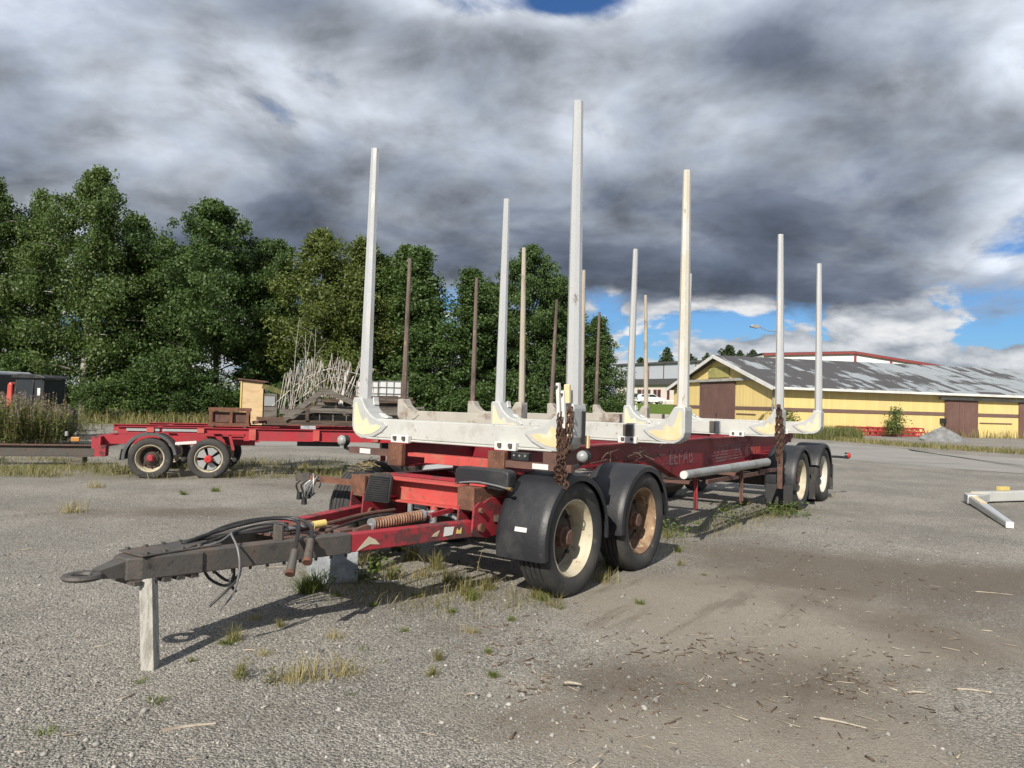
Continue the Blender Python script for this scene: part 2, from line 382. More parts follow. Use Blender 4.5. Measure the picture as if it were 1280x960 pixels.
# ================================================================== THE SETTING
def terrain(x, y):
    t = np.clip((y - 70) / 36, 0, 1); t = t * t * (3 - 2 * t)
    near = .012 * np.sin(x * 1.3 + .5) * np.sin(y * .9 + 1) + .008 * np.sin(x * 3.1 + y * 2.2)
    fade = np.clip(1 - (np.hypot(x, y - 6) - 7) / 8, 0, 1)
    return 1.9 * t + near * fade
def ground_material():
    m = bpy.data.materials.new('gravel_ground'); m.use_nodes = True; t = NT(m.node_tree); b = t.n['Principled BSDF']
    P = t.new('ShaderNodeNewGeometry').outputs['Position']
    x, y, z = t.sep(P)[:3]
    flat = t.comb(x, y, 0.)
    vc = t.voro(flat, 78, out='Color'); vd = t.voro(flat, 78)
    v2 = t.voro(flat, 190, out='Color')
    s1 = t.sep(vc)[0]; s2 = t.sep(v2)[1]
    tone = t.m('ADD', t.m('MULTIPLY', s1, .55), t.m('MULTIPLY', s2, .45))
    grav = t.ramp(tone, [(.12, (.10, .095, .087)), (.42, (.235, .226, .21)), (.68, (.315, .304, .284)), (.92, (.50, .485, .455))])
    broad = t.noise(flat, .55, 6, .6)
    grav = t.mix(t.ss(broad, .35, .7), t.vm('SCALE', grav, scale=.80), t.vm('SCALE', grav, scale=1.12))
    fine = t.noise(flat, 90, 3, .7)
    soil = t.mix(fine, (.055, .044, .034), (.17, .143, .115))
    sand = t.mix(fine, (.19, .170, .142), (.33, .303, .258))
    wn = t.noise(flat, 1.3, 7, .65, .6)
    def bl(px, py, rx, ry, a):
        g = G(px, py); return t.gauss(x, y, g.x, g.y, rx, ry, a)
    dark = t.add(t.m('MULTIPLY', t.m('SUBTRACT', wn, .5), .9),
                 bl(1060, 770, 2.0, 2.2, .16), bl(860, 900, 1.2, .8, .12), bl(1130, 725, 1.5, 1.0, .50), bl(1000, 700, .9, 1.2, .35), bl(1010, 860, .7, .5, .35), bl(880, 690, .6, .8, .25), bl(770, 850, .45, .4, .40),
                 bl(300, 900, .5, .3, .25), bl(560, 790, .5, .35, .15), bl(300, 640, 1.6, .7, .42), bl(120, 640, 1.5, .6, .25), bl(420, 610, 2, .8, .4),
                 bl(1010, 640, 1.5, .7, .3), bl(640, 900, .5, .25, .2), bl(1200, 800, .7, .7, .3), bl(330, 760, .25, .3, .15), bl(1270, 720, 1.3, 1., .25), bl(900, 815, .5, .4, .22),
                 bl(870, 770, .5, .7, -.25), bl(1000, 780, .35, .5, -.15))
    fd = t.ss(dark, .02, .62)
    sandm = t.ss(t.add(t.m('MULTIPLY', t.m('SUBTRACT', t.noise(flat, .9, 5, .6), .5), .9), bl(880, 760, 1.1, 1.3, .5), bl(1060, 780, 1.4, 1.6, .35), bl(760, 900, .9, .6, .3), bl(1000, 930, 1, .5, .35)), .05, .42)
    col = t.mix(t.m('MULTIPLY', sandm, .75), grav, sand)
    col = t.mix(t.m('MULTIPLY', fd, .78), col, soil)
    # brown leaf litter speckle
    strk = t.noise(t.vm('MULTIPLY', t.comb(t.add(t.m('MULTIPLY', x, .82), t.m('MULTIPLY', y, -.57)), t.add(t.m('MULTIPLY', x, .57), t.m('MULTIPLY', y, .82)), 0.), (2.6, .45, 1)), 1.6, 7, .68)
    col = t.mix(t.m('MULTIPLY', t.ss(strk, .52, .68), t.m('ADD', .18, t.m('MULTIPLY', sandm, .35))), col, soil)
    lit = t.m('MULTIPLY', t.ss(t.noise(flat, 26, 5, .7), .60, .70), t.ss(t.noise(t.vm('ADD', flat, (9, 9, 0)), .8, 3, .6), .45, .6))
    col = t.mix(t.m('MULTIPLY', lit, .55), col, (.12, .085, .06))
    # grass and weeds beyond the yard
    gn = t.noise(flat, .35, 6, .6)
    gcol = t.mix(t.noise(flat, 2.5, 6, .7), (.075, .095, .022), (.20, .19, .075))
    back = t.m('MULTIPLY', t.ss(t.add(y, t.m('MULTIPLY', gn, 4)), 36.5, 38.5), t.ss(t.m('MULTIPLY', x, -1.), -9, -6))
    hill = t.ss(t.add(y, t.m('MULTIPLY', gn, 5)), 69, 73)
    strip = t.m('MULTIPLY', t.ss(t.m('ABSOLUTE', t.m('SUBTRACT', t.m('ADD', t.m('MULTIPLY', x, -.22), y), 16.9)), 2.2, .9), t.ss(t.m('MULTIPLY', x, -1.), -.5, 2))
    strip = t.m('MULTIPLY', strip, t.ss(gn, .40, .56))
    far_col = t.mix(t.ss(hill, .4, .6), gcol, t.mix(t.noise(flat, .6, 4), (.075, .125, .012), (.11, .17, .02)))
    col = t.mix(t.m('MAXIMUM', t.m('MAXIMUM', back, hill), t.m('MULTIPLY', strip, .8)), col, far_col)
    col = t.vm('MULTIPLY', col, (.91, .89, .85))
    t.put(b.inputs['Base Color'], col); b.inputs['Roughness'].default_value = .95; b.inputs['Specular IOR Level'].default_value = .25
    bn = t.new('ShaderNodeBump'); bn.inputs['Strength'].default_value = .9; bn.inputs['Distance'].default_value = .012
    hgt = t.m('ADD', t.m('MULTIPLY', t.m('SUBTRACT', 1., vd), t.m('SUBTRACT', 1., t.m('MULTIPLY', t.m('MAXIMUM', fd, sandm), .55))), t.m('MULTIPLY', fine, .5))
    t.put(bn.inputs['Height'], hgt); t.l.new(bn.outputs[0], b.inputs['Normal'])
    MATS['gravel_ground'] = m
    # asphalt
    m = bpy.data.materials.new('asphalt'); m.use_nodes = True; t = NT(m.node_tree); b = t.n['Principled BSDF']
    P = t.new('ShaderNodeNewGeometry').outputs['Position']
    c = t.ramp(t.noise(P, .35, 7, .65), [(.3, (.20, .198, .192)), (.7, (.30, .295, .285))])
    c = t.mix(t.m('MULTIPLY', t.ss(t.noise(P, 40, 3, .7), .4, .7), .35), c, (.34, .335, .32))
    c = t.mix(t.m('MULTIPLY', t.ss(t.noise(t.vm('MULTIPLY', P, (.3, 1.2, 1)), .7, 5, .6), .57, .66), .5), c, (.12, .115, .11))
    t.put(b.inputs['Base Color'], t.vm('MULTIPLY', c, (.89, .87, .835))); b.inputs['Roughness'].default_value = .9
    bn = t.new('ShaderNodeBump'); bn.inputs['Strength'].default_value = .4; bn.inputs['Distance'].default_value = .01
    t.put(bn.inputs['Height'], t.noise(P, 60, 4, .7)); t.l.new(bn.outputs[0], b.inputs['Normal'])
    MATS['asphalt'] = m
ground_material()
def grid_axis(lo, hi, fine_lo, fine_hi, step):
    mid = list(np.arange(fine_lo, fine_hi, step)); out = []; q = fine_hi; s_ = step
    while q < hi: out.append(q); s_ *= 1.35; q += s_
    neg = []; q = fine_lo - step; s_ = step
    while q > lo: neg.append(q); s_ *= 1.35; q -= s_
    return np.array([lo] + neg[::-1] + mid + out + [hi])
gx = grid_axis(-900, 900, -14, 16, .4); gy = np.concatenate([grid_axis(-300, 66, 1, 20, .4), np.arange(68, 112, 2.), np.array([120, 150, 200, 300, 500, 900, 1800])])
XX, YY = np.meshgrid(gx, gy); ZZ = terrain(XX, YY)
nx_, ny_ = len(gx), len(gy); ii = np.arange(nx_ * ny_).reshape(ny_, nx_)
ground = np_mesh('ground', np.stack([XX, YY, ZZ], -1).reshape(-1, 3), np.stack([ii[:-1, :-1], ii[:-1, 1:], ii[1:, 1:], ii[1:, :-1]], -1).reshape(-1, 4), 'gravel_ground', smooth=True)
kind(ground, 'structure')
def sheet(name, low, up, m, z):
    low = spline([(x, y, z) for x, y in low], 6); up = spline([(x, y, z) for x, y in up], 6)
    n = min(len(low), len(up)); b = MB()
    b.add(low[:n] + up[:n], [(i, i + 1, n + i + 1, n + i) for i in range(n - 1)])
    return kind(b.build(name, m), 'structure')
sheet('road', [(-120, 21), (-40, 22.2), (-12, 23.2), (-4, 23.4), (4, 25), (10.6, 24.7), (11.8, 22.9), (14.1, 20.9), (22, 14), (60, -10)],
      [(-120, 26), (-40, 27.2), (-13, 28.2), (-6, 29.4), (3, 32), (11, 36), (15.5, 36.5), (17.2, 33.8), (21, 27.2), (60, 4)], 'asphalt', .006)

# ================================================================== VEGETATION BUILDERS
def quads(C, Dv, Nv, L, Wd, bend=None):
    """leaf-shaped quads: centre, long axis, side axis, half length, half width"""
    C, Dv, Nv = map(np.asarray, (C, Dv, Nv)); L = L[:, None]; Wd = Wd[:, None]
    a = C - Dv * L; b = C + Nv * Wd - Dv * L * .1; c = C + Dv * L; d = C - Nv * Wd - Dv * L * .1
    V = np.stack([a, b, c, d], 1).reshape(-1, 3); F = np.arange(len(V)).reshape(-1, 4); return V, F
def unit(v): return v / np.maximum(1e-6, np.linalg.norm(v, axis=-1, keepdims=True))
def make_tree(h, rad, seed, leaf='leaf_birch', bark='bark', droop=.5, nleaf=26000, base=.08, lsize=.085, narrow=1., spire=.0):
    rg = np.random.default_rng(seed)
    root = bpy.data.objects.new('tree', None); COL.objects.link(root)
    mb = MB(); tr = []
    lean = rg.normal(0, .025, 2)
    for i in range(9):
        t = i / 8; tr.append(Vector((lean[0] * h * t + .12 * math.sin(3 * t + seed), lean[1] * h * t + .12 * math.cos(4 * t + seed), h * .96 * t)))
    r0 = .012 * h + .03
    mb.tube(tr, r0, 8, r1=.02)
    cl = []; cw = []
    nl = 46
    for i in range(nl):
        t = base + (1 - base) * ((i + rg.random()) / nl) ** .9
        k = (t - base) / (1 - base)
        prof = (math.sin(math.pi * min(1, .18 + .82 * k) ** .85)) ** .7 if k < .98 else .1
        prof = max(.10, prof * (1 - spire * k))
        L = rad * prof * rg.uniform(.65, 1.12) * narrow
        th = i * 2.399 + rg.normal(0, .35)
        p0 = tr[0].lerp(tr[-1], t) if False else tr[min(7, int(t * 8))].lerp(tr[min(8, int(t * 8) + 1)], t * 8 - int(t * 8))
        rise = rg.uniform(.25, .75) * (1 - .5 * k) + .35 * k
        p = p0.copy(); pts = [p0]; nseg = 5
        for j in range(nseg):
            f = (j + 1) / nseg
            p = p + Vector((math.cos(th), math.sin(th), rise * (1 - droop * 1.5 * f))) * (L / nseg)
            th += rg.normal(0, .15); pts.append(p)
        mb.tube(pts, max(.012, r0 * .38 * (1 - k * .7)), 5, r1=.006)
        for j in range(1, nseg + 1):
            nsub = 3 if j > 1 else 1
            for q in range(nsub):
                o = rg.normal(0, .30 * L * .4 + .12, 3); o[2] *= .8
                cl.append(np.array(pts[j]) + o); cw.append(.28 + .12 * L * rg.random())
    for j in range(26):                                 # leader and top tufts
        t = rg.uniform(.86, 1.0); c = np.array(tr[0].lerp(tr[-1], t)); c[:2] += np.array(tr[-1])[:2] * 0 + rg.normal(0, .05 + .35 * (1.02 - t) * 2, 2); cl.append(c); cw.append(.20)
    cl = np.array(cl); cw = np.array(cw); nc = len(cl)
    wgt = rg.uniform(.3, 1.7, nc) * cw ** 1.5; wgt /= wgt.sum()
    idx = rg.choice(nc, nleaf, p=wgt)
    off = rg.normal(0, 1, (nleaf, 3)); off = unit(off) * (rg.random((nleaf, 1)) ** .45)
    C = cl[idx] + off * cw[idx][:, None] * np.array([1.25, 1.25, .85])
    hang = rg.random(nleaf) ** 2 * droop * .9
    C[:, 2] -= hang
    C[:, 2] = np.maximum(C[:, 2], .25)
    nrm = unit(off * .8 + rg.normal(0, .8, (nleaf, 3)) + np.array([0, 0, .35]))
    D = unit(np.cross(nrm, rg.normal(0, 1, (nleaf, 3))) + np.array([0, 0, -.5 * droop])); N = unit(np.cross(nrm, D))
    L = lsize * rg.uniform(.7, 1.35, nleaf)
    V, F = quads(C, D, N, L, L * rg.uniform(.55, .75, nleaf))
    np_mesh('crown', V, F, leaf, np.clip(rg.normal(.45, .25, nleaf) + rg.normal(0, .18, nc)[idx], 0, 1), root)
    mb.build('trunk', bark, root, smooth=True)
    return root
def blades(n, cx, cy, sx, sy, h0, h1, seed, spread=.35, wd=.004, shape='gauss', zfn=None, pts=None):
    rg = np.random.default_rng(seed)
    if pts is not None: P = pts; n = len(P)
    elif shape == 'gauss': P = rg.normal(0, 1, (n, 2)) * [sx, sy] + [cx, cy]
    else: P = rg.uniform(-1, 1, (n, 2)) * [sx, sy] + [cx, cy]
    z = np.zeros(n) if zfn is None else zfn(P[:, 0], P[:, 1])
    h = rg.uniform(h0, h1, n); th = rg.uniform(0, 2 * np.pi, n); ln = np.abs(rg.normal(0, spread, n)) * h
    d = np.stack([np.cos(th), np.sin(th), np.zeros(n)], 1); ph = rg.uniform(0, np.pi, n)
    sd_ = np.stack([np.cos(ph), np.sin(ph), np.zeros(n)], 1) * (wd * rg.uniform(.6, 1.4, n))[:, None]
    b0 = np.column_stack([P, z - .01]); up = np.array([0, 0, 1.])
    mid = b0 + d * (ln * .35)[:, None] + up * (h * .6)[:, None]; tip = b0 + d * ln[:, None] + up * h[:, None]
    V = np.stack([b0 - sd_, b0 + sd_, mid + sd_ * .8, mid - sd_ * .8, tip], 1).reshape(-1, 3)
    k = np.arange(n) * 5
    F = np.concatenate([np.stack([k, k + 1, k + 2], 1), np.stack([k, k + 2, k + 3], 1), np.stack([k + 3, k + 2, k + 4], 1)])
    at = np.tile(rg.random(n), 3)
    return V, F, at
def in_poly_pts(n, poly, seed):
    rg = np.random.default_rng(seed); poly = np.array(poly); lo, hi = poly.min(0), poly.max(0); out = []
    while len(out) < n:
        p = rg.uniform(lo, hi); c = False; j = len(poly) - 1
        for i in range(len(poly)):
            if (poly[i][1] > p[1]) != (poly[j][1] > p[1]) and p[0] < (poly[j][0] - poly[i][0]) * (p[1] - poly[i][1]) / (poly[j][1] - poly[i][1]) + poly[i][0]: c = not c
            j = i
        if c: out.append(p)
    return np.array(out)
# ================================================================== TREES
TV = {'weep': make_tree(14.5, 3.4, 11, 'leaf_birch', 'birch_bark', .75, 58000, .05, .074),
      'round': make_tree(12.6, 3.4, 23, 'leaf_dark', 'bark', .25, 56000, .05, .074),
      'olive': make_tree(11.0, 2.5, 31, 'leaf_olive', 'birch_bark', .45, 38000, .08, .068),
      'slim': make_tree(10.4, 2.1, 47, 'leaf_birch', 'birch_bark', .5, 32000, .05, .068, 1., .25),
      'cone': make_tree(9.5, 1.9, 59, 'leaf_dark', 'bark', .3, 27000, .05, .068, 1., .5)}
TVH = {'weep': 14.5, 'round': 12.6, 'olive': 11.0, 'slim': 10.4, 'cone': 9.5}
used = set()
def place_tree(v, px, top, d, label, wide=1., rz=0.):
    p = DP(px, top, d); g = DP(px, 500, d)
    s = p.z / (TVH[v] * 1.0)
    o = TV[v] if v not in used else copy_tree(TV[v])
    used.add(v); o.name = 'birch_tree' if v in ('weep', 'slim', 'olive') else 'broadleaf_tree'
    o.location = (g.x, d, float(terrain(np.array(g.x), np.array(d)))); o.scale = (s * wide, s * wide, s); o.rotation_euler = (0, 0, rz)
    tag(o, label, 'tree', 'trees along the back of the yard')
for a in [('weep', 105, 196, 42, 'tallest weeping birch in the row, its crown hanging beside the black tractor cab', 1.02, .4),
          ('weep', -8, 212, 43, 'tall birch at the end of the row behind the grey box body', .95, 2.2),
          ('slim', 172, 262, 44.5, 'slender birch wedged between the tallest weeping birch and a broad dark tree', 1.1, 1.0),
          ('round', 268, 244, 42, 'broad dark round-crowned tree rising behind the wheels of the red flatbed trailer', 1.05, 2.9),
          ('round', 322, 292, 46, 'dark tree half hidden behind the broad round-crowned tree', .9, .9),
          ('olive', 398, 282, 41, 'olive-green birch with bare lower twigs behind the scrap pile', 1.15, .3),
          ('olive', 446, 292, 43.5, 'yellow-green birch just beyond the scrap pile, behind the front bunk stake', 1.05, 3.6),
          ('slim', 496, 299, 44, 'slender birch behind the white tank containers', 1.2, 4.0),
          ('cone', 537, 305, 42.5, 'dark pointed tree standing between the two white birch trunks', 1.25, 1.2),
          ('cone', 576, 334, 41, 'short pointed dark tree in front of taller ones behind the weathered timber trailer', 1.3, 3.3),
          ('slim', 612, 350, 45, 'low-topped birch filling the dip before the last big tree', 1.3, 2.0),
          ('round', 655, 302, 42, 'last big dark tree of the row, behind the weathered stakes', .92, 5.0),
          ('cone', 704, 345, 43, 'dark tree on the shoulder of the last big tree', 1.35, 2.0),
          ('cone', 757, 392, 41.5, 'small bushy tree ending the row beside the grass bank', 1.25, .6),
          ('round', 346, 296, 44.5, 'dark tree closing the gap between the broad round-crowned tree and the olive birch', .8, 4.1),
          ('cone', 470, 318, 45, 'pointed dark tree between the yellow-green birch and the slender one', 1.5, 2.7),
          ('round', 200, 290, 47, 'dark crown far back between the weeping birch and the round-crowned tree', .9, 1.9),
          ('weep', 50, 232, 46, 'weeping birch crown just behind the tallest one', .8, 3.3),
          ('round', -95, 235, 43, 'dark round tree beyond the grey box body', 1.0, .8),
          ('slim', -190, 260, 44, 'slender birch past the dark round tree beyond the grey box body', 1.4, 2.4),
          ('weep', -300, 240, 45, 'weeping birch at the far end of the row past the slender birch', .95, 5.1),
          ('slim', 222, 300, 46.5, 'birch seen through the gap beside the broad round-crowned tree', 1.2, 5.2)]:
    place_tree(*a)
# undergrowth along the foot of the trees
sh_src = make_tree(3.0, 1.5, 71, 'leaf_dark', 'bark', .2, 9000, .02, .066); first = True
for i, (px, d, s, lab) in enumerate([(118, 39.5, .62, 'low dark shrub below the tallest weeping birch'), (182, 41, .9, 'shrub below the slender birch'), (236, 40.5, .55, 'small shrub before the trunk of the broad round-crowned tree'), (352, 40, .7, 'shrub between the broad dark tree and the olive birch'), (520, 41, .95, 'dark shrub behind the white tank containers'),
        (583, 40, .7, 'shrub seen under the front bunk stakes of the weathered trailer'), (640, 41, 1.0, 'large shrub below the last big dark tree'), (700, 40, .75, 'shrub beside the chain-hung stake, under the dark tree'), (772, 40.5, .6, 'shrub at the end of the tree row by the grass bank'), (20, 41, 1.1, 'tall shrub behind the tractor cab'), (455, 41.5, .9, 'shrub behind the rod bundle')]):
    o = sh_src if first else copy_tree(sh_src); first = False
    o.name = 'shrub'; o.location = (DP(px, 500, d).x, d, 0); o.scale = (s * (1.1 + .3 * (i % 3)), s * 1.2, s); o.rotation_euler = (0, 0, i * 1.7)
    tag(o, lab, 'shrub', 'shrubs under the trees')
# distant pines behind the buildings
pine = make_tree(12, 2.6, 83, 'leaf_pine', 'bark', .1, 5200, .35, .19, 1., .35); first = True
for px, top, d, wd, lab in [(832, 433, 165, .8, 'thin far pine rising over the grey metal roof'), (862, 441, 170, 1.1, 'far bushy pine partly behind a stake'), (884, 440, 160, .7, 'small far pine beside the barn gable'),
                            (908, 430, 150, 1.2, 'wide-crowned far pine over the barn ridge'), (940, 436, 155, .9, 'dark far pine behind the barn ridge, near the lamp head'), (800, 446, 150, 1.0, 'low dark far tree at the end of the grey building'), (925, 437, 158, .8, 'far pine between two others over the barn ridge')]:
    o = pine if first else copy_tree(pine); first = False
    p = DP(px, top, d); o.name = 'pine_tree'; s = (p.z - 1.9) / 12; o.scale = (s * wd, s * wd, s); o.location = (p.x, d, 1.9); o.rotation_euler = (0, 0, px)
    tag(o, lab, 'pine tree', 'far pines')

# ================================================================== YELLOW BARN
def xmat_wall():
    for nm, src in (('barn_yellow', (.80, .62, .25)), ('barn_brown', (.155, .082, .068))):
        m = MATS[nm]; t = NT(m.node_tree); b = t.n['Principled BSDF']
        co = t.new('ShaderNodeTexCoord').outputs['Object']; x, y, z = t.sep(co)[:3]
        s_ = t.m('FRACT', t.m('MULTIPLY', t.m('ADD', x, y), 1 / .21))
        groove = t.m('LESS_THAN', s_, .12)
        bn = t.new('ShaderNodeBump'); bn.inputs['Strength'].default_value = .8; bn.inputs['Distance'].default_value = .02; bn.invert = True
        t.put(bn.inputs['Height'], groove); t.l.new(bn.outputs[0], b.inputs['Normal'])
        old = b.inputs['Base Color'].links[0].from_socket
        cell = t.new('ShaderNodeTexWhiteNoise', noise_dimensions='1D'); t.put(cell.inputs[1], t.m('FLOOR', t.m('MULTIPLY', t.m('ADD', x, y), 1 / .21)))
        t.put(b.inputs['Base Color'], t.mix(t.m('MULTIPLY', groove, .18), t.vm('SCALE', old, scale=t.m('ADD', .93, t.m('MULTIPLY', cell.outputs[0], .12))), tuple(q * .45 for q in src)))
xmat_wall()
def roof_material():
    m = bpy.data.materials.new('barn_roof'); m.use_nodes = True; t = NT(m.node_tree); b = t.n['Principled BSDF']
    co = t.new('ShaderNodeTexCoord').outputs['Object']; x, y, z = t.sep(co)[:3]
    xs = t.m('FLOOR', t.m('MULTIPLY', x, 1 / .55)); ys = t.m('FLOOR', t.m('MULTIPLY', y, 1 / 1.9))
    wn = t.new('ShaderNodeTexWhiteNoise', noise_dimensions='2D'); t.put(wn.inputs[0], t.comb(xs, ys))
    big = t.noise(t.vm('MULTIPLY', co, (.13, .28, 0)), 1.0, 3, .5)
    streak = t.noise(t.vm('MULTIPLY', co, (3.5, .5, .5)), 1.0, 6, .7)
    fine = t.noise(t.vm('MULTIPLY', co, (7., 1.2, 1.2)), 1.0, 5, .7)
    f = t.add(t.m('MULTIPLY', wn.outputs[0], .34), t.m('MULTIPLY', big, .95), t.m('MULTIPLY', streak, .5), t.m('MULTIPLY', fine, .3), t.m('MULTIPLY', x, .011), -.14)
    pale = t.ss(f, 1.02, 1.10)
    c = t.mix(pale, t.mix(streak, (.042, .040, .043), (.078, .075, .078)), t.mix(streak, (.15, .17, .19), (.33, .36, .38)))
    t.put(b.inputs['Base Color'], c); b.inputs['Roughness'].default_value = .8
    bn = t.new('ShaderNodeBump'); bn.inputs['Strength'].default_value = .3; bn.inputs['Distance'].default_value = .03
    t.put(bn.inputs['Height'], t.add(pale, t.m('MULTIPLY', streak, .5))); t.l.new(bn.outputs[0], b.inputs['Normal'])
    MATS['barn_roof'] = m
roof_material()
barn = thing('barn', 'long low yellow wooden barn with brown sliding doors and a patchy dark roof', 'barn', (17.3, 50, 0), R(14))
BL, BW, EV, RG = 52., 14.8, 3.12, 5.42
MB().prism([(0, 0), (BW, 0), (BW, EV), (BW / 2, RG - .12), (0, EV)], lambda u, v, t: (t, u, v), 0, BL).build('wall', 'barn_yellow', barn)
sl = (RG - EV) / (BW / 2)
for sgn in (0, 1):                                      # two roof slopes
    f = (lambda u: u) if not sgn else (lambda u: BW - u)
    b = MB(); b.prism([(-.5, EV - .5 * sl + .02), (BW / 2, RG), (BW / 2, RG + .12), (-.5, EV - .5 * sl + .14)], lambda u, v, t: (t, f(u), v), -.45, BL + .4); b.build('roof', 'barn_roof', barn)
for sgn in (0, 1):
    f = (lambda u: u) if not sgn else (lambda u: BW - u)
    MB().bar((-.50, f(-.52), EV - .5 * sl), (-.50, f(BW / 2), RG + .02), .05, .26).build('bargeboard', 'white_trim', barn)
MB().box(-.46, BL, -.60, -.52, EV - .5 * sl - .06, EV - .5 * sl + .10).build('eave_board', 'white_trim', barn)
MB().box(-.035, -.004, 0, 4.86, 1.50, 1.74).build('brown_band', 'barn_band', barn); MB().box(-.035, -.004, 10.15, BW, 1.50, 1.74).build('brown_band', 'barn_band', barn)
for a, b in ((0, 13.38), (16.22, 19.78), (22.7, BL)): MB().box(a, b, -.036, -.005, 1.48, 1.72).build('brown_band', 'barn_band', barn)
for y0, y1 in ((4.9, 7.48), (7.52, 10.1)): MB().box(-.09, -.02, y0, y1, .05, 3.52).build('sliding_door', 'barn_brown', barn)
MB().box(-.14, -.09, 7.40, 7.46, .9, 1.2).build('door_handle', 'cab_black', barn)
for x0, x1 in ((13.4, 14.55), (14.58, 16.2), (19.8, 21.2), (21.23, 22.65)): MB().box(x0, x1, -.09, -.02, .04, 2.58).build('sliding_door', 'barn_brown', barn)
MB().box(-.24, -.03, 2.4, 12.7, 3.56, 3.76).build('door_rail', 'weather_board', barn)
MB().box(12.9, 23.6, -.24, -.03, 2.60, 2.80).build('door_rail', 'weather_board', barn)
MB().box(-.07, -.01, 5.75, 8.85, 3.86, 4.60).build('vent_board', 'sign_olive', barn)
MB().box(-.05, -.006, 2.2, 4.7, 1.17, 1.24).build('batten', 'barn_band', barn); MB().box(16.4, 19.2, -.05, -.006, 1.0, 1.07).build('batten', 'barn_band', barn)
MB().cyl((-.09, .10, .1), (-.09, .10, EV - .1), .05, n=8).build('downpipe', 'lamp_steel', barn)
MB().box(12.98, 13.3, -.3, -.05, .95, 1.3).build('door_stop', 'cab_black', barn)

# ================================================================== BUILDINGS BEYOND
hall = thing('hall', 'big white hall with dark red roof edge showing above the barn ridge', 'hall', (42.8, 95, 1.9))
h0 = [(-11.5, 6.5), (0, 7.05), (11.7, 5.45), (17, 4.75)]
MB().prism([(-11.5, -1.2)] + h0 + [(17, -1.2)], lambda u, v, t: (u, t, v), 0, 40).build('wall', 'hall_white', hall)
for (a, b), (c, d) in zip(h0, h0[1:]): MB().bar((a, -.15, b + .02), (c, -.15, d + .02), .28, .30).build('roof_edge', 'hall_red', hall)
for x, zt in ((0, 6.9), (4.5, 6.3)): MB().box(x - .14, x + .14, -.12, -.01, 1, zt - .1).build('downpipe', 'hall_red', hall)
MB().prism([(-11.6, 6.6), (0, 7.15), (0, 7.3), (-11.6, 6.75)], lambda u, v, t: (u, t, v), .1, 40).build('roof', 'dark_fascia', hall); MB().prism([(0.01, 7.15), (17, 4.85), (17, 5.0), (.01, 7.3)], lambda u, v, t: (u, t, v), .1, 40).build('roof', 'dark_fascia', hall)
q0, q1 = DP(770, 505, 142), DP(905, 505, 119); rz = math.atan2(q1.y - q0.y, q1.x - q0.x); QL = math.hypot(q1.x - q0.x, q1.y - q0.y)
off = thing('office_building', 'pale office building with metal-clad upper floor and dark overhang beyond the grass bank', 'building', (q0.x, q0.y, 1.9), rz)
MB().box(0, QL, 0, 14, -.3, 3.40).build('wall', 'pink_wall', off); MB().box(-.3, QL + .2, -.5, 14.4, 3.42, 4.45).build('overhang', 'dark_fascia', off)
MB().box(-.1, QL, -.15, 14, 4.47, 7.0).build('upper_cladding', 'metal_roof', off); MB().box(-.4, QL + .2, -.5, 14.4, 7.02, 7.35).build('roof', 'dark_fascia', off)
for i in range(7): MB().box(QL * (i + .4) / 7 - .07, QL * (i + .4) / 7 + .07, -.24, -.16, 4.5, 6.98).build('cladding_rib', 'frame_red', off)
def on_wall(px, y_):  # position along the facade where a pixel column meets it
    r = pix_dir(px, y_); ex, ey = math.cos(rz), math.sin(rz)
    tt = (q0.x * ey - q0.y * ex) / (r.x * ey - r.y * ex); return (r.x * tt - q0.x) * ex + (r.y * tt - q0.y) * ey
for a, b, z0, z1 in ((797, 802, 1.2, 2.6), (803, 808, 1.2, 2.6), (809, 813, 1.2, 2.6), (817, 821, 1.2, 2.6), (822, 826, 1.2, 2.6), (834, 837, .9, 2.6)):
    s0, s1 = on_wall(a, 495), on_wall(b, 495)
    f = MB(); f.box(s0, s1, -.08, -.01, z0, z0 + .12); f.box(s0, s1, -.08, -.01, z1 - .12, z1); f.box(s0, s0 + .12, -.08, -.01, z0 + .12, z1 - .12); f.box(s1 - .12, s1, -.08, -.01, z0 + .12, z1 - .12)
    wn_ = f.build('window', 'frame_red', off); MB().box(s0 + .12, s1 - .12, -.05, -.012, z0 + .12, z1 - .12).build('pane', 'window_glass', wn_)
# parked cars
def car(px, d, rz_, m, label, zb=1.9):
    p = DP(px, 505, d); c = thing('car', label, 'car', (p.x, d, zb), rz_, 'cars parked by the office building')
    prof = [(-2.2, .3), (-2.25, .75), (-2.1, .95), (-1.75, 1.02), (-1.45, 1.42), (.35, 1.47), (1.05, 1.0), (2.0, .85), (2.25, .6), (2.2, .28)]
    MB().prism(prof, lambda u, v, t: (u, t, v), -.85, .85).build('body', m, c, bevel=.06)
    MB().prism([(-1.62, 1.05), (-1.4, 1.36), (-.45, 1.38), (-.45, 1.03)], lambda u, v, t: (u, t, v), -.865, -.853).build('side_window', 'window_glass', c)
    MB().prism([(-.38, 1.03), (-.38, 1.38), (.32, 1.40), (.88, 1.02)], lambda u, v, t: (u, t, v), -.865, -.853).build('side_window', 'window_glass', c)
    MB().bar((.42, 0, 1.46), (1.03, 0, 1.05), 1.4, .012, up=(0, 0, 1)).build('windscreen', 'window_glass', c)
    for x in (-1.4, 1.38):
        for y in (-.80, .80):
            wh = MB(); wh.cyl((x, y - .1, .31), (x, y + .1, .31), .31, n=16); w_ = wh.build('wheel', 'rubber', c)
            MB().cyl((x, y * 1.13 - .01, .31), (x, y * 1.13 + .01, .31), .19, n=12).build('rim', 'galv', w_)
    for y in (-.6, .6): MB().box(2.16, 2.24, y - .2, y + .2, .58, .72).build('headlight', 'lens_white', c)
car(812, 112, R(8), 'car_white', 'white estate car parked on the rise before the office building')
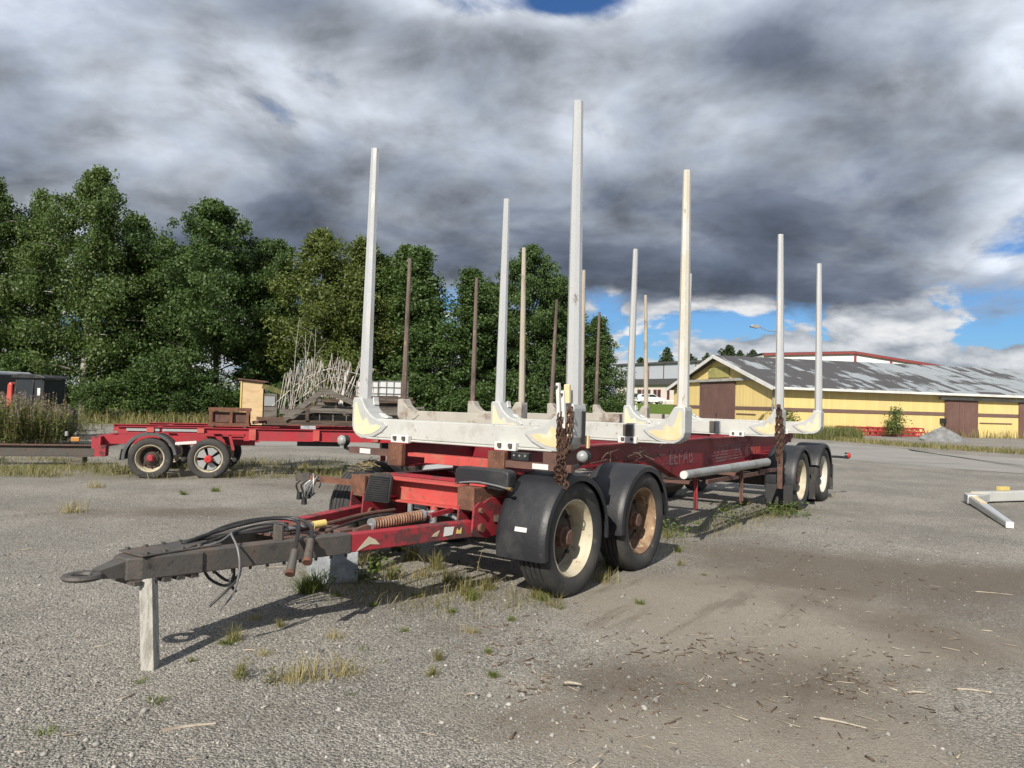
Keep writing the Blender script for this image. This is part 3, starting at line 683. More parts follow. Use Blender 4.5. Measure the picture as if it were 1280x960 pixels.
car(801, 117, R(8), 'car_grey', 'dark car standing behind the white estate car')
gr = thing('guard_rail', 'white low guard rail at the top of the grass bank', 'guard rail', (DP(785, 500, 107).x, 107, 1.9), R(3))
MB().box(0, 16, -.04, .04, .42, .62).build('rail', 'white_trim', gr)
for i in range(7): MB().box(.3 + i * 2.5, .38 + i * 2.5, .05, .12, -.05, .6).build('post', 'galv', gr)
p = G(807, 523); sk = MB()
d0 = 84.; p = DP(807, 520, d0); zt = float(terrain(np.array(p.x), np.array(d0)))
sack = thing('refuse_sack', 'small black sack with a white patch lying on the grass bank', 'sack', (p.x, d0, zt - .03))
sk.lathe([(.02, .0), (.26, .02), (.32, .2), (.26, .42), (.12, .58), (.05, .66), (.01, .67)], (0, 0, 0), 12, 'Z'); sk.build('bag', 'cab_black', sack, smooth=True)
MB().lathe([(.01, .22), (.16, .24), (.18, .4), (.1, .52), (.01, .55)], (-.2, -.1, 0), 10, 'Z').build('white_patch', 'tag', sack, smooth=True)
# street lamp, its mast behind the third bunk's stake
p = DP(974.5, 530, 44.5); sl_ = thing('street_lamp', 'street lamp with a single arm, its head above the barn roof', 'street lamp', (p.x, 44.5, 0))
MB().cyl((0, 0, 0), (0, 0, 6.1), .06, .045, n=8).build('mast', 'lamp_steel', sl_)
hp = DP(950, 409, 44.5); hx, hz = hp.x - p.x, hp.z
MB().tube(spline([(0, 0, 5.9), (-.12, 0, 6.15), (hx * .6, 0, hz - .2), (hx, 0, hz)], 5), .025, 6).build('arm', 'lamp_steel', sl_)
MB().prism([(0, -.05), (-.18, -.1), (-.55, -.04), (-.6, .04), (-.45, .12), (-.1, .1), (0, .06)], lambda u, v, t: (hx + u, t, hz + v + .02), -.12, .12).build('lamp_head', 'lamp_steel', sl_, bevel=.02)
# things along the barn
lat = thing('lattice_frame', 'stack of red steel lattice frames lying along the yellow barn wall', 'steel frame', (*DP(1047, 540, 50.5).xy, 0), R(10))
for j, y in enumerate((0, .7)):
    for z in (.06, .30, .56): MB().bar((0, y, z), (6.4, y, z - .03 * j), .09, .09).build('chord', 'red', lat)
    b = MB()
    for i in range(16): b.bar((.2 + i * .4, y, .08), (.4 + i * .4, y, .55), .05, .05); b.bar((.4 + i * .4, y, .55), (.6 + i * .4, y, .08), .05, .05)
    b.build('lacing', 'red_faded', lat)
for i in range(6): MB().bar((.3 + i * 1.15, .05, .59), (.3 + i * 1.15, .65, .59), .07, .06).build('cross_bar', 'orange_paint' if i in (1, 4) else 'red', lat)
p = G(1190, 552); hb = MB(); rg = np.random.default_rng(3)
for i in range(9):
    for j in range(24):
        r = 1.45 * (1 - i / 8); hb.v.append((r * math.cos(j * .2618) * (1 + .08 * rg.normal()), r * math.sin(j * .2618) * (1 + .08 * rg.normal()), -.03 + .86 * (i / 8) ** .9 + .03 * rg.normal() * (i > 0)))
hb.f = [(i * 24 + j, i * 24 + (j + 1) % 24, (i + 1) * 24 + (j + 1) % 24, (i + 1) * 24 + j) for i in range(8) for j in range(24)]; hb.mi = [0] * len(hb.f)
tag(hb.build('gravel_heap', 'heap', smooth=True, loc=(p.x, p.y + 1, 0)), 'low heap of grey gravel before the brown sliding door', 'gravel heap')
sap = make_tree(1.95, .55, 97, 'leaf_shrub', 'bark', .2, 900, .1, .06, 1., .3); sap.name = 'birch_sapling'; p = DP(1122, 537, 49.8); sap.location = (p.x, 49.8, 0)
tag(sap, 'young birch sapling growing behind the red lattice frames', 'sapling')
for i, (px, d, s, lab) in enumerate([(986, 49.2, .8, 'leafy bush at the barn corner'), (1113, 49.9, .55, 'small leafy bush beside the birch sapling')]):
    o = copy_tree(sap); o.name = 'bush'; o.location = (DP(px, 530, d).x, d, 0); o.scale = (s * 1.7, s * 1.7, s); o.rotation_euler = (0, 0, i + 1.)
    tag(o, lab, 'bush')
# ================================================================== TIMBER TRAILERS
YAW = R(34.96)
def ring(cx, cz, r, n, a0=0, a1=2 * math.pi): return [(cx + r * math.cos(a0 + (a1 - a0) * i / n), cz + r * math.sin(a0 + (a1 - a0) * i / n)) for i in range(n)]
CY = 1.275
# one wheel of each rim colour; shared mesh data
def wheel_src(rim_m, hub_m, r=.474, wd=.142, grooves=True):
    """centred on origin, outer side towards -Y; returns (rim, tyre, hub) objects still unparented"""
    k = r / .446
    tp = [(.285, -.095), (.31, -.118), (.345, -.132), (.385, -.134), (.415, -.128), (.432, -.118), (.440, -.106)]
    if grooves:
        for c in (-.066, -.022, .022, .066): tp += [(.446, c - .006 - .012), (.446, c - .006), (.434, c - .004), (.434, c + .004), (.446, c + .006), (.446, c + .018)]
    else: tp += [(.446, -.08), (.446, .08)]
    tp += [(.440, .106), (.432, .118), (.415, .128), (.385, .134), (.345, .132), (.31, .118), (.285, .095)]
    ty = MB(); ty.lathe([(a * k, b * wd / .135) for a, b in tp], (0, 0, 0), 56)
    tyre = ty.build('tyre', 'rubber', smooth=True)
    rp = [(.298, -.108), (.288, -.112), (.280, -.100), (.272, -.080), (.262, -.070), (.256, -.030), (.250, .060), (.235, .075), (.19, .065), (.135, .06), (.02, .06)]
    rm = MB(); rm.lathe([(a * k, b * wd / .135) for a, b in rp], (0, 0, 0), 48)
    rm.lathe([(.29 * k, .1), (.25 * k, .1)], (0, 0, 0), 48)
    rim = rm.build('wheel', rim_m, smooth=True)
    nv = MB(); nv.lathe([(.243 * k, .070), (.225 * k, .052), (.17 * k, .050), (.150 * k, .045), (.145 * k, .020), (.125 * k, .008), (.02, .008)], (0, 0, 0), 32)
    for i in range(8):
        t = i * math.pi / 4; nv.cyl((.19 * k * math.cos(t), .06, .19 * k * math.sin(t)), (.19 * k * math.cos(t), .018, .19 * k * math.sin(t)), .017, n=6)
    nave = nv.build('nave', 'nave', smooth=True)
    hb = MB(); hb.lathe([(.085 * k, .02), (.082 * k, -.03), (.066 * k, -.04), (.060 * k, -.075), (.05 * k, -.085), (.004, -.086)], (0, 0, 0), 20)
    hub = hb.build('hub_cap', hub_m, smooth=True)
    for q in (tyre, nave, hub): q.parent = rim
    return rim
WS = {k_: wheel_src(*v) for k_, v in {'cream': ('rim_cream', 'hub'), 'rusty': ('rim_rust', 'hub'), 'white': ('rim_white', 'hub')}.items()}
wused = set()
def wheel(parent, kind_, loc, flip=False, spin=0.):
    o = WS[kind_] if kind_ not in wused else copy_tree(WS[kind_])
    wused.add(kind_); o.parent = parent; o.location = loc; o.rotation_euler = (0, spin, math.pi if flip else 0)
    return o
def fender(parent, a, b0, b1, cz, r, t0, t1, name='mudguard', lip=True, mt='black_plastic'):
    """arched plastic guard: arc from angle t0 to t1 (degrees, 0 = rearward, 90 = up)"""
    n = 22; mb = MB(); secs = []
    side = 1 if b1 > b0 else -1
    sect = [(b0, -.045), (b0, 0), (b0 + side * .025, .016), (b0 + side * .06, .02), (b1 - side * .06, .02), (b1 - side * .02, .012), (b1, -.01)]
    inner = [(b, dz - .008) for b, dz in sect[::-1]]; inner[0] = (b1, -.02); inner[-1] = (b0 + side * .006, -.045)
    prof = sect + inner; m = len(prof); vs = []
    for i in range(n + 1):
        t = R(t0 + (t1 - t0) * i / n); rr = r * (1 + .10 * max(0, math.cos(t)) ** 4 * 0)
        for b, dr in prof: vs.append((a + (rr + dr) * math.cos(t), b, cz + (rr + dr) * math.sin(t)))
    fs = [(i * m + j, (i + 1) * m + j, (i + 1) * m + (j + 1) % m, i * m + (j + 1) % m) for i in range(n) for j in range(m)]
    fs += [tuple(range(m)), tuple(range(n * m, n * m + m))[::-1]]
    mb.add(vs, fs); return mb.build(name, mt, parent, smooth=True)

def stake_mb(b, side, z0, z1, a0=-.062, a1=.062, w0=.122, w1=.074, lean=0.):
    """tapered eight-sided post; side -1 = right, +1 = left"""
    mb = MB(); n = 7; vs = []
    for i in range(n + 1):
        t = i / n; z = z0 + (z1 - z0) * t; wd = w0 + (w1 - w0) * min(1, t * 1.0); dp = (a1 - a0) * (1 - .38 * t); cb = b + side * (-wd / 2) + side * (-lean) * t
        c = .28 * wd
        pr = [(-dp / 2 + c, -wd / 2), (dp / 2 - c, -wd / 2), (dp / 2, -wd / 2 + c), (dp / 2, wd / 2 - c), (dp / 2 - c, wd / 2), (-dp / 2 + c, wd / 2), (-dp / 2, wd / 2 - c), (-dp / 2, -wd / 2 + c)]
        ac = (a0 + a1) / 2
        vs += [(ac + p, cb + q, z) for p, q in pr]
    fs = [(i * 8 + j, i * 8 + (j + 1) % 8, (i + 1) * 8 + (j + 1) % 8, (i + 1) * 8 + j) for i in range(n) for j in range(8)] + [tuple(range(8))[::-1], tuple(range(n * 8, n * 8 + 8))]
    return mb.add(vs, fs)
BW0, BW1 = .02, 2.53
def bunk(parent, a, zt=4.05, old=False, right_m=None, left_m=None, lean=.05, patch=('yellow', 'orange_paint')):
    bm_ = 'bunk_old' if old else 'bunk'; cm = 'bunk_old' if old else 'cast'
    def P(u, v, t): return (a + t, u, v)
    zb, zm = 1.175, 1.362
    bt = MB(); bt.prism([(BW0 + .10, zb + .01), (BW1 - .10, zb + .01), (BW1 - .10, zm), (BW0 + .10, zm)], P, -.085, .085)
    bt.prism([(BW0 + .2, zb - .012), (BW1 - .2, zb - .012), (BW1 - .2, zb + .008), (BW0 + .2, zb + .008)], P, -.10, .10)
    o = bt.build('bunk', bm_, parent, bevel=.008)
    for side in (-1, 1):
        f = (lambda u: BW0 + u) if side < 0 else (lambda u: BW1 - u)
        def PF(u, v, t): return (a + t, f(u), v)
        cast = [(0, 1.52), (0, 1.29), (.018, 1.235), (.06, 1.195), (.12, 1.168), (.20, 1.166), (.30, 1.19), (.40, 1.235), (.475, 1.30), (.44, 1.335), (.36, 1.352), (.29, 1.375), (.235, 1.41), (.18, 1.46), (.15, 1.51), (.13, 1.545), (.115, 1.56), (.012, 1.56)]
        MB().prism(cast, PF, -.1, .1).build('corner_casting', cm, o, bevel=.01)
        if not old:
            pt = [(.035, 1.50), (.032, 1.25), (.08, 1.215), (.16, 1.20), (.27, 1.215), (.36, 1.255), (.405, 1.29), (.33, 1.305), (.25, 1.30), (.225, 1.34), (.20, 1.375), (.175, 1.345), (.145, 1.335), (.115, 1.38), (.085, 1.45), (.06, 1.52)]
            MB().prism(pt, PF, -.1035, -.1005).build('paint_patch', patch[0] if side > 0 else patch[1], o)
            # rounded inner flange sweeping from the post to the beam
            fl = MB(); arc = [(.145 + .21 * (1 - math.cos(t)), 1.365 + .20 * (1 - math.sin(t)) + .003) for t in np.linspace(0, math.pi / 2, 9)]
            for (u0, v0), (u1, v1) in zip(arc, arc[1:]): fl.add([(a + .03, f(u0), v0), (a + .095, f(u0), v0), (a + .095, f(u1), v1), (a + .03, f(u1), v1)], [(0, 1, 2, 3)])
            fo = fl.build('inner_flange', 'tag', o); sm = fo.modifiers.new('s', 'SOLIDIFY'); sm.thickness = .012
        mt = (right_m if side < 0 else left_m) or ('stake_old' if old else 'stake')
        sb = stake_mb(f(.004), side, 1.30, zt, lean=lean, w0=.10, w1=.062, a0=-.05, a1=.05) if old else stake_mb(f(.004), side, 1.30, zt, lean=lean); sb.v = [(x + a, y, z) for x, y, z in sb.v]; sb.build('stake', mt, o)
    for b in (.66, 1.86):                               # clamp plates on the frame rails
        if not old:
            c = MB(); c.box(a - .135, a - .088, b - .11, b + .11, 1.150, 1.222); c.build('clamp_plate', 'tag', o, bevel=.006)
            for q in (-.06, .05): MB().box(a - .155, a - .136, b + q - .016, b + q + .016, 1.18, 1.212).build('clamp_bolt', 'dark_steel', o)
    return o
def rail_profile(parent, b, old):
    """stepped longitudinal frame rail: shallow over the front bogie, deep behind it"""
    m = 'red_frame'
    up = [(-.14, 1.135), (8.95, 1.135), (8.95, 1.06), (8.4, .93), (6.6, .86), (5.9, .70), (3.55, .70), (3.05, .86), (2.7, .95), (-.14, .95)]
    mb = MB(); mb.prism(up, lambda u, v, t: (u, t, v), b - .006, b + .006); r = mb.build('frame_rail', m, parent)
    fl = MB(); fl.box(-.14, 8.95, b - .065, b + .065, 1.136, 1.152); fl.build('top_flange', m, r)
    low = MB()
    for (x0, z0), (x1, z1) in zip(up[3:], up[4:]): low.bar((x0, b, z0 - .008), (x1, b, z1 - .008), .13, .014, up=(0, 0, 1))
    low.build('bottom_flange', m, r)
    return r
def timber_trailer(label, loc, rz, old=False):
    T_ = thing('timber_trailer', label, 'trailer', loc, rz)
    LB = (.70, 1.85)
    rails = [rail_profile(T_, b, old) for b in LB]
    for i, a in enumerate((1.0, 2.1, 3.2, 4.4, 5.6, 6.6, 7.8, 8.85)): MB().box(a - .05, a + .05, LB[0] + .012, LB[1] - .012, .98, 1.10).build('cross_member', 'red_frame', T_)
    xs = (0, 2.28, 5.87, 8.19) if not old else (0, 2.2, 5.6, 8.2)
    if old:
        for a, l in zip(xs, (.06, .03, .10, .05)): bunk(T_, a, 4.05, True, lean=l, left_m='stake_dark')
    else:
        bunk(T_, xs[0], 4.03, right_m='stake', lean=.055); bunk(T_, xs[1], 4.07, right_m='stake_cream', lean=.04); bunk(T_, xs[2], 4.10, right_m='stake', lean=.06, patch=('yellow', 'orange_paint')); bunk(T_, xs[3], 4.06, right_m='stake', lean=.06, patch=('yellow', 'yellow'))
    # bogie axles and wheels
    for j, (a, kd) in enumerate(((.055, 'cream'), (1.336, 'rusty'), (7.11, 'cream'), (8.56, 'white'))):
        MB().cyl((a, .25, .468), (a, 2.30, .468), .06, n=12).build('axle', 'nave', T_)
        wheel(T_, kd, (a, .195, .468), spin=j * .7); wheel(T_, 'rusty' if j % 2 else 'cream', (a, 2.355, .468), True, spin=j)
        for b in (.55, 2.0):
            MB().bar((a - .42, b, .62), (a + .42, b, .62), .075, .05).build('leaf_spring', 'nave', T_)
            MB().box(a - .05, a + .05, b - .05, b + .05, .44, .64).build('axle_clamp', 'nave', T_)
    # bogie frames
    for b in (.58, 1.97): MB().box(-.18, 1.95, b - .05, b + .05, .68, .86).build('bogie_rail', 'red_frame', T_); MB().box(6.5, 9.1, b - .05, b + .05, .68, .86).build('bogie_rail', 'red_frame', T_)
    for a in (.7, 6.55, 7.85, 9.0): MB().box(a - .06, a + .06, .64, 1.91, .70, .84).build('bogie_cross_member', 'red_frame', T_)
    for a in (.055, 1.336, 7.11, 8.56):
        MB().box(a - .07, a + .07, .40, 2.15, .34, .52).build('axle_beam', 'nave', T_)
        for b in (.85, 1.70):
            MB().cyl((a + .16, b, .50), (a + .36, b, .54), .085, n=14).build('brake_chamber', 'nave', T_, smooth=True); MB().cyl((a - .02, b - .5 if b < 1 else b + .35, .44), (a - .02, b - .38 if b < 1 else b + .5, .44), .20, n=20).build('brake_drum', 'nave', T_, smooth=True)
    for x0, x1 in ((-.1, 1.9), (6.5, 9.0)):
        for b in (.60, 1.95): MB().prism([(x0 + .3, .68), (x0 + .55, .45), (x1 - .75, .45), (x1 - .5, .68)], lambda u, v, t: (u, t, v), b - .02, b + .02).build('spring_hanger', 'red_frame', T_)
    MB().cyl((.70, CY, .862), (.70, CY, .948), .48, n=32).build('turntable', 'dark_steel', T_)
    MB().cyl((3.9, CY - .1, .55), (4.7, CY - .1, .55), .16, n=20).build('air_tank', 'nave', T_)
    # mudguards
    for j, (a, t0, t1, zc, r) in enumerate(((.055, -6, 193, .468, .512), (1.336, 0, 188, .468, .512), (7.11, 24, 194, .468, .515), (8.56, -4, 160, .468, .515))):
        fender(T_, a, .035, .50, zc, r, t0, t1)
        if j: fender(T_, a, 2.515, 2.09, zc, r, t0, t1, mt='grey_light' if j == 1 and not old else 'black_plastic')
    fl = MB(); fl.box(6.52, 6.54, .05, .46, .12, .42); fl.build('mud_flap', 'rubber', T_, bevel=.003)
    MB().box(7.86, 7.88, .04, .46, .10, .50).build('mud_flap', 'rubber', T_, bevel=.003)
    MB().box(9.13, 9.15, .04, .46, .16, .62).build('mud_flap', 'rubber', T_, bevel=.003)
    return T_, LB
OX, OY = .572, 6.10
T1, LB = timber_trailer('red timber trailer with whitish stakes, its long drawbar propped on a grey wooden post', (OX, OY, 0), R(90) - YAW)
T2, _ = timber_trailer('weathered brown-staked timber trailer parked close behind the red one', (.23, 12.15, 0), R(90) - R(30.6), old=True)

# ---- main trailer: front end
for b in LB:                                            # rusty end caps of the main rails
    MB().box(-.20, -.145, b - .085, b + .085, .945, 1.145).build('rail_end_plate', 'rust', T1, bevel=.004)
MB().box(-.12, -.02, LB[0] + .09, LB[1] - .09, 1.035, 1.065).build('front_cross_member', 'red_faded', T1)
MB().box(-.13, -.112, LB[0] + .09, 1.55, .985, 1.064).build('front_cross_plate', 'red_faded', T1, bevel=.004)
MB().box(-.19, -.13, 1.94, 2.46, 1.025, 1.085).build('marker_bar', 'rust_brown', T1); MB().box(-.195, -.191, 2.17, 2.31, 1.032, 1.078).build('white_reflector', 'tag', T1)
MB().box(-.19, -.13, -.02, .61, 1.02, 1.075).build('marker_bar', 'rust_brown', T1); MB().box(-.195, -.191, .19, .34, 1.026, 1.069).build('white_reflector', 'tag', T1)
def lamp(loc, d, m1='lens_white', m2='cab_black', r=.05):
    loc = Vector(loc); d = Vector(d); q = MB(); q.cyl(loc, loc + d * .055, r * .8, r * 1.1, n=14)
    o = q.build('marker_lamp', m2, T1, smooth=True)
    q = MB(); q.lathe([(r * 1.05, 0), (r * .95, -.02), (r * .6, -.036), (.003, -.042)], (0, 0, 0), 14); l_ = q.build('lens', m1, o, smooth=True)
    l_.matrix_local = Matrix.Translation(loc) @ d.to_track_quat('Y', 'Z').to_matrix().to_4x4()
    return o
lamp((-.22, 2.53, 1.14), (1, 0, 0)); MB().tube(spline([(-.19, 2.50, 1.11), (-.17, 2.53, 1.07), (-.16, 2.44, 1.055)], 4), .02, 6).build('lamp_bracket', 'hose', T1)
lamp((-.16, -.10, 1.15), (1, 0, 0), r=.045); MB().tube(spline([(-.11, -.10, 1.14), (-.11, -.06, 1.09), (-.14, .0, 1.05)], 4), .018, 6).build('lamp_bracket', 'hose', T1)
MB().box(-.165, -.115, .40, .57, 1.08, 1.145).build('light_bracket', 'cab_black', T1, bevel=.004)
for b in (.43, .485, .54): MB().cyl((-.172, b, 1.12), (-.166, b, 1.12), .009, n=8).build('bracket_bolt', 'galv', T1)
MB().box(-.10, .10, .10, .30, 1.05, 1.16).build('side_bracket', 'rust_brown', T1)
# bogie front cross beam (open channel) with rusty end blocks
xb = MB(); xb.box(-.495, -.485, .78, 1.79, .70, .865); cb = xb.build('front_channel', 'red_faded', T1)
MB().box(-.575, -.40, .78, 1.79, .866, .880).build('channel_flange', 'red_faded', cb, bevel=.003); MB().box(-.575, -.40, .78, 1.79, .686, .699).build('channel_flange', 'red_faded', cb, bevel=.003)
MB().box(-.30, -.17, .78, 1.79, .87, .885).build('second_flange', 'red_worn', cb)
for b in (.685, 1.885):
    MB().box(-.585, -.18, b - .08, b + .08, .705, .875).build('bogie_end_block', 'rust', T1, bevel=.004)
    MB().box(-.61, -.586, b - .083, b + .083, .70, .88).build('end_plate', 'rust', T1, bevel=.003)
    if b < 1: MB().box(-.50, -.25, b - .10, b + .05, .881, .895).build('bracket_plate', 'red_faded', T1)
def hinge(b):
    o = MB(); prof = [(-.64, .535), (-.60, .50), (-.45, .475), (-.10, .49), (-.04, .66), (-.12, .79), (-.42, .785), (-.50, .755), (-.55, .765), (-.62, .73)]
    for q in (-.075, .075): o.prism(prof, lambda u, v, t: (u, t, v), b + q - .009, b + q + .009)
    h_ = o.build('drawbar_hinge', 'red_worn', T1, bevel=.003)
    for a, z, r in ((-.54, .565, .035), (-.55, .70, .022), (-.13, .71, .03)): MB().cyl((a, b - .112, z), (a, b + .112, z), r, n=12).build('hinge_pin', 'rust', h_, smooth=True)
for b in (.67, 1.88): hinge(b)
# drawbar: A frame, dark sleeve at the nose, towing eye
NA, NZ = -2.86, .548
for s_, b0, b1 in ((-1, .67, 1.205), (1, 1.88, 1.345)):
    ms = Vector((-1.72, b0 + (b1 - b0) * (1.72 - .56) / (2.86 - .56), .552))
    d_ = MB().bar((-.56, b0, .556), ms, .10, .125).build('drawbar_beam', 'red_worn', T1, bevel=.006)
    MB().bar(ms + (Vector((-.56, b0, .556)) - ms).normalized() * .10, (NA, b1, NZ), .112, .133).build('drawbar_sleeve', 'dark_steel', d_, bevel=.006)
MB().box(-1.62, -1.50, 1.0, 1.55, .595, .622).build('drawbar_tie', 'rust_brown', T1, bevel=.004)
tp = MB(); tp.prism([(-1.95, 1.02), (-1.35, .86), (-1.35, 1.69), (-1.95, 1.53)], lambda u, v, t: (u, v, t), .585, .597); tp.build('tie_plate', 'rust_brown', T1)
for a, b in ((-1.5, 1.1), (-1.5, 1.3), (-1.72, 1.2)): MB().cyl((a, b, .598), (a, b, .601), .05, n=14).build('plate_hole', 'cab_black', T1)
ns = MB(); ns.prism([(-2.62, CY - .20), (-2.95, CY - .115), (-3.02, CY - .07), (-3.02, CY + .07), (-2.95, CY + .115), (-2.62, CY + .20)], lambda u, v, t: (u, v, t), .485, .612)
nose = ns.build('drawbar_nose', 'dark_steel', T1, bevel=.008)
MB().box(-2.96, -2.45, CY - .13, CY + .13, .6165, .627).build('nose_plate', 'dark_steel', nose, bevel=.003)
ey = MB(); rr = []
for i in range(28):
    t = 2 * math.pi * i / 28; rr.append((-3.225 + .075 * math.cos(t), CY + .075 * math.sin(t), .535))
ey.tube(rr, .030, 8, True); ey.v = [(x, y, .535 + (z - .535) * .62) for x, y, z in ey.v]
ey.bar((-3.15, CY, .537), (-3.0, CY, .548), .085, .045, .13, .10)
ey.build('towing_eye', 'dark_steel', T1, smooth=True)
rb = MB(); rg = np.random.default_rng(5)
for s_, b0, b1 in ((-1, .67, 1.205), (1, 1.88, 1.345)):     # row of bolt ends under and over the sleeve
    for i in range(14):
        f_ = i / 13 * .62; a = NA + (-.56 - NA) * f_; b = b1 + (b0 - b1) * f_; z = NZ + .015
        if b0 < 1 or i < 8:
            rb = MB(); rb.cyl((a, b - .03, z - .10), (a, b - .03, z - .075), .011, n=6); rb.build('sleeve_bolt', 'dark_steel', T1)
for i in range(5):
    for b in (-.15, .15): MB().cyl((-2.92 + i * .11, CY + b * .7, .626), (-2.92 + i * .11, CY + b * .7, .640), .014, n=6).build('nose_bolt', 'dark_steel', T1)
for i in range(5): MB().box(-3.0 + i * .08, -2.955 + i * .08, CY - .13 - .012 * i, CY + .13 + .012 * i, .460, .485).build('nose_tooth', 'dark_steel', T1)
# return spring, levers
def helix(p0, p1, r, turns, n=14):
    p0, p1 = Vector(p0), Vector(p1); a, u = frame_of(p1 - p0); N = int(turns * n)
    return [p0.lerp(p1, i / N) + (a * math.cos(2 * math.pi * i / n) + u * math.sin(2 * math.pi * i / n)) * r for i in range(N + 1)]
s0, s1 = Vector((-1.36, .94, .645)), Vector((-.93, .86, .672))
sp_ = MB().tube(helix(s0, s1, .036, 19, 12), .0085, 6).build('return_spring', 'spring', T1, smooth=True)
for p, q in ((s0, -1), (s1, 1)):
    dv = (s1 - s0).normalized() * q; MB().cyl(p, p + dv * .02, .045, n=16).build('spring_cap', 'galv', sp_, smooth=True)
    MB().tube([p + dv * .02, p + dv * .09 + Vector((0, 0, -.01)), p + dv * .10 + Vector((0, 0, -.06))], .012, 6).build('spring_hook', 'galv', sp_)
MB().bar((-1.5, .96, .61), (-1.40, .945, .63), .03, .04).build('spring_anchor', 'rust_brown', T1); MB().bar((-.86, .85, .66), (-.55, .86, .68), .03, .035).build('spring_anchor', 'red_worn', T1)
MB().tube(spline([(-1.85, 1.26, .615), (-1.4, 1.32, .62), (-1.0, 1.40, .63), (-.6, 1.45, .62)], 5), .016, 8).build('brake_rod', 'rust_brown', T1, smooth=True)
MB().tube([(-1.05, 1.25, .62), (-.56, 1.08, .64)], .012, 8).build('brake_rod', 'galv', T1)
cp = MB(); cp.cyl((-2.02, 1.25, .635), (-1.70, 1.17, .655), .018, n=10); cp.build('hose_sleeve', 'cable_grey', T1, smooth=True)
MB().cyl((-1.71, 1.172, .654), (-1.62, 1.15, .66), .027, n=12).build('yellow_cap', 'cap_yellow', T1, smooth=True)
# valve and hose below the channel
vb = MB(); vb.cyl((-.56, 1.05, .55), (-.56, 1.05, .66), .032, n=12); vb.cyl((-.56, 1.05, .655), (-.56, 1.05, .686), .022, n=10); vb.cyl((-.60, 1.05, .63), (-.50, 1.05, .63), .02, n=8)
vo = vb.build('brake_valve', 'galv', T1, smooth=True); MB().cyl((-.56, 1.15, .62), (-.56, 1.085, .62), .024, n=12).build('valve_knob', 'red_faded', vo, smooth=True); MB().cyl((-.55, 1.05, .655), (-.55, 1.05, .684), .036, n=10).build('valve_top', 'red_faded', vo, smooth=True)
MB().tube(spline([(-.56, 1.0, .63), (-.56, .92, .635), (-.55, .82, .61), (-.53, .79, .55), (-.45, .80, .47)], 6), .016, 8).build('hose', 'cable_grey', T1, smooth=True)
MB().box(-.58, -.56, 1.28, 1.32, .61, .686).build('lifting_lug', 'galv', T1)
# black plastic tank and ribbed step
tk = MB(); pr = [(.0, .0), (.03, -.02), (.60, -.02), (.66, .01), (.665, .10), (.66, .135), (.60, .15), (.05, .15), (.01, .13)]
tk.prism(pr, lambda u, v, t: (t, .93 - u * .82, .878 + v * .95), -.46, -.34); to = tk.build('water_tank', 'black_plastic', T1, bevel=.02)
MB().tube(spline([(-.468, .90, .885), (-.475, .70, .91), (-.475, .52, .90), (-.47, .38, .882)], 5), .008, 6).build('tank_hose', 'cable_grey', to, smooth=True); MB().cyl((-.47, .382, .882), (-.47, .345, .88), .016, n=10).build('brass_fitting', 'brass', to, smooth=True)
st = MB(); st.prism([(1.62, .675), (1.33, .685), (1.32, .90), (1.36, .925), (1.52, .925), (1.575, .90)], lambda u, v, t: (-.655 + t + (.925 - v) * -.10, u + .12, v), 0, .02); so_ = st.build('ribbed_step', 'rubber', T1)
for i in range(12): z = .69 + i * .0185; MB().bar((-.660 - (.925 - z) * .10, 1.73 - (z - .675) * .18, z), (-.660 - (.925 - z) * .10, 1.455, z), .012, .009).build('step_rib', 'black_plastic', so_)
MB().box(-.64, -.50, 1.52, 1.67, .715, .735).build('step_bracket', 'red_worn', T1)
# rusty arm with hanging plugs outside the front wheel
MB().bar((-.56, 1.965, .80), (-.60, 2.50, .805), .055, .05).build('side_arm', 'rust', T1); MB().bar((-.60, 2.50, .805), (-.61, 2.68, .80), .07, .07).build('arm_end', 'dark_steel', T1, bevel=.004)
for i, (b, z, m) in enumerate(((2.62, .60, 'hose'), (2.55, .56, 'hose'), (2.50, .62, 'galv'), (2.46, .66, 'galv'))):
    h_ = MB().tube(spline([(-.62, b - .03, .80), (-.66, b + .02, .74), (-.65, b + .01, .68), (-.64, b, z + .06)], 5), .009, 6).build('plug_cable', m, T1, smooth=True)
    MB().cyl((-.64, b, z + .07), (-.64, b, z), .022, .027, n=10).build('plug', 'cab_black', h_, smooth=True)
for i in range(3): MB().tube([(-.64 + .05 * math.cos(t), 2.44 + .07 * math.cos(t + i), .76 + .09 * math.sin(t) - .02 * i) for t in np.linspace(0, 6.0, 22)], .007, 6).build('coiled_cable', 'galv', T1, smooth=True)
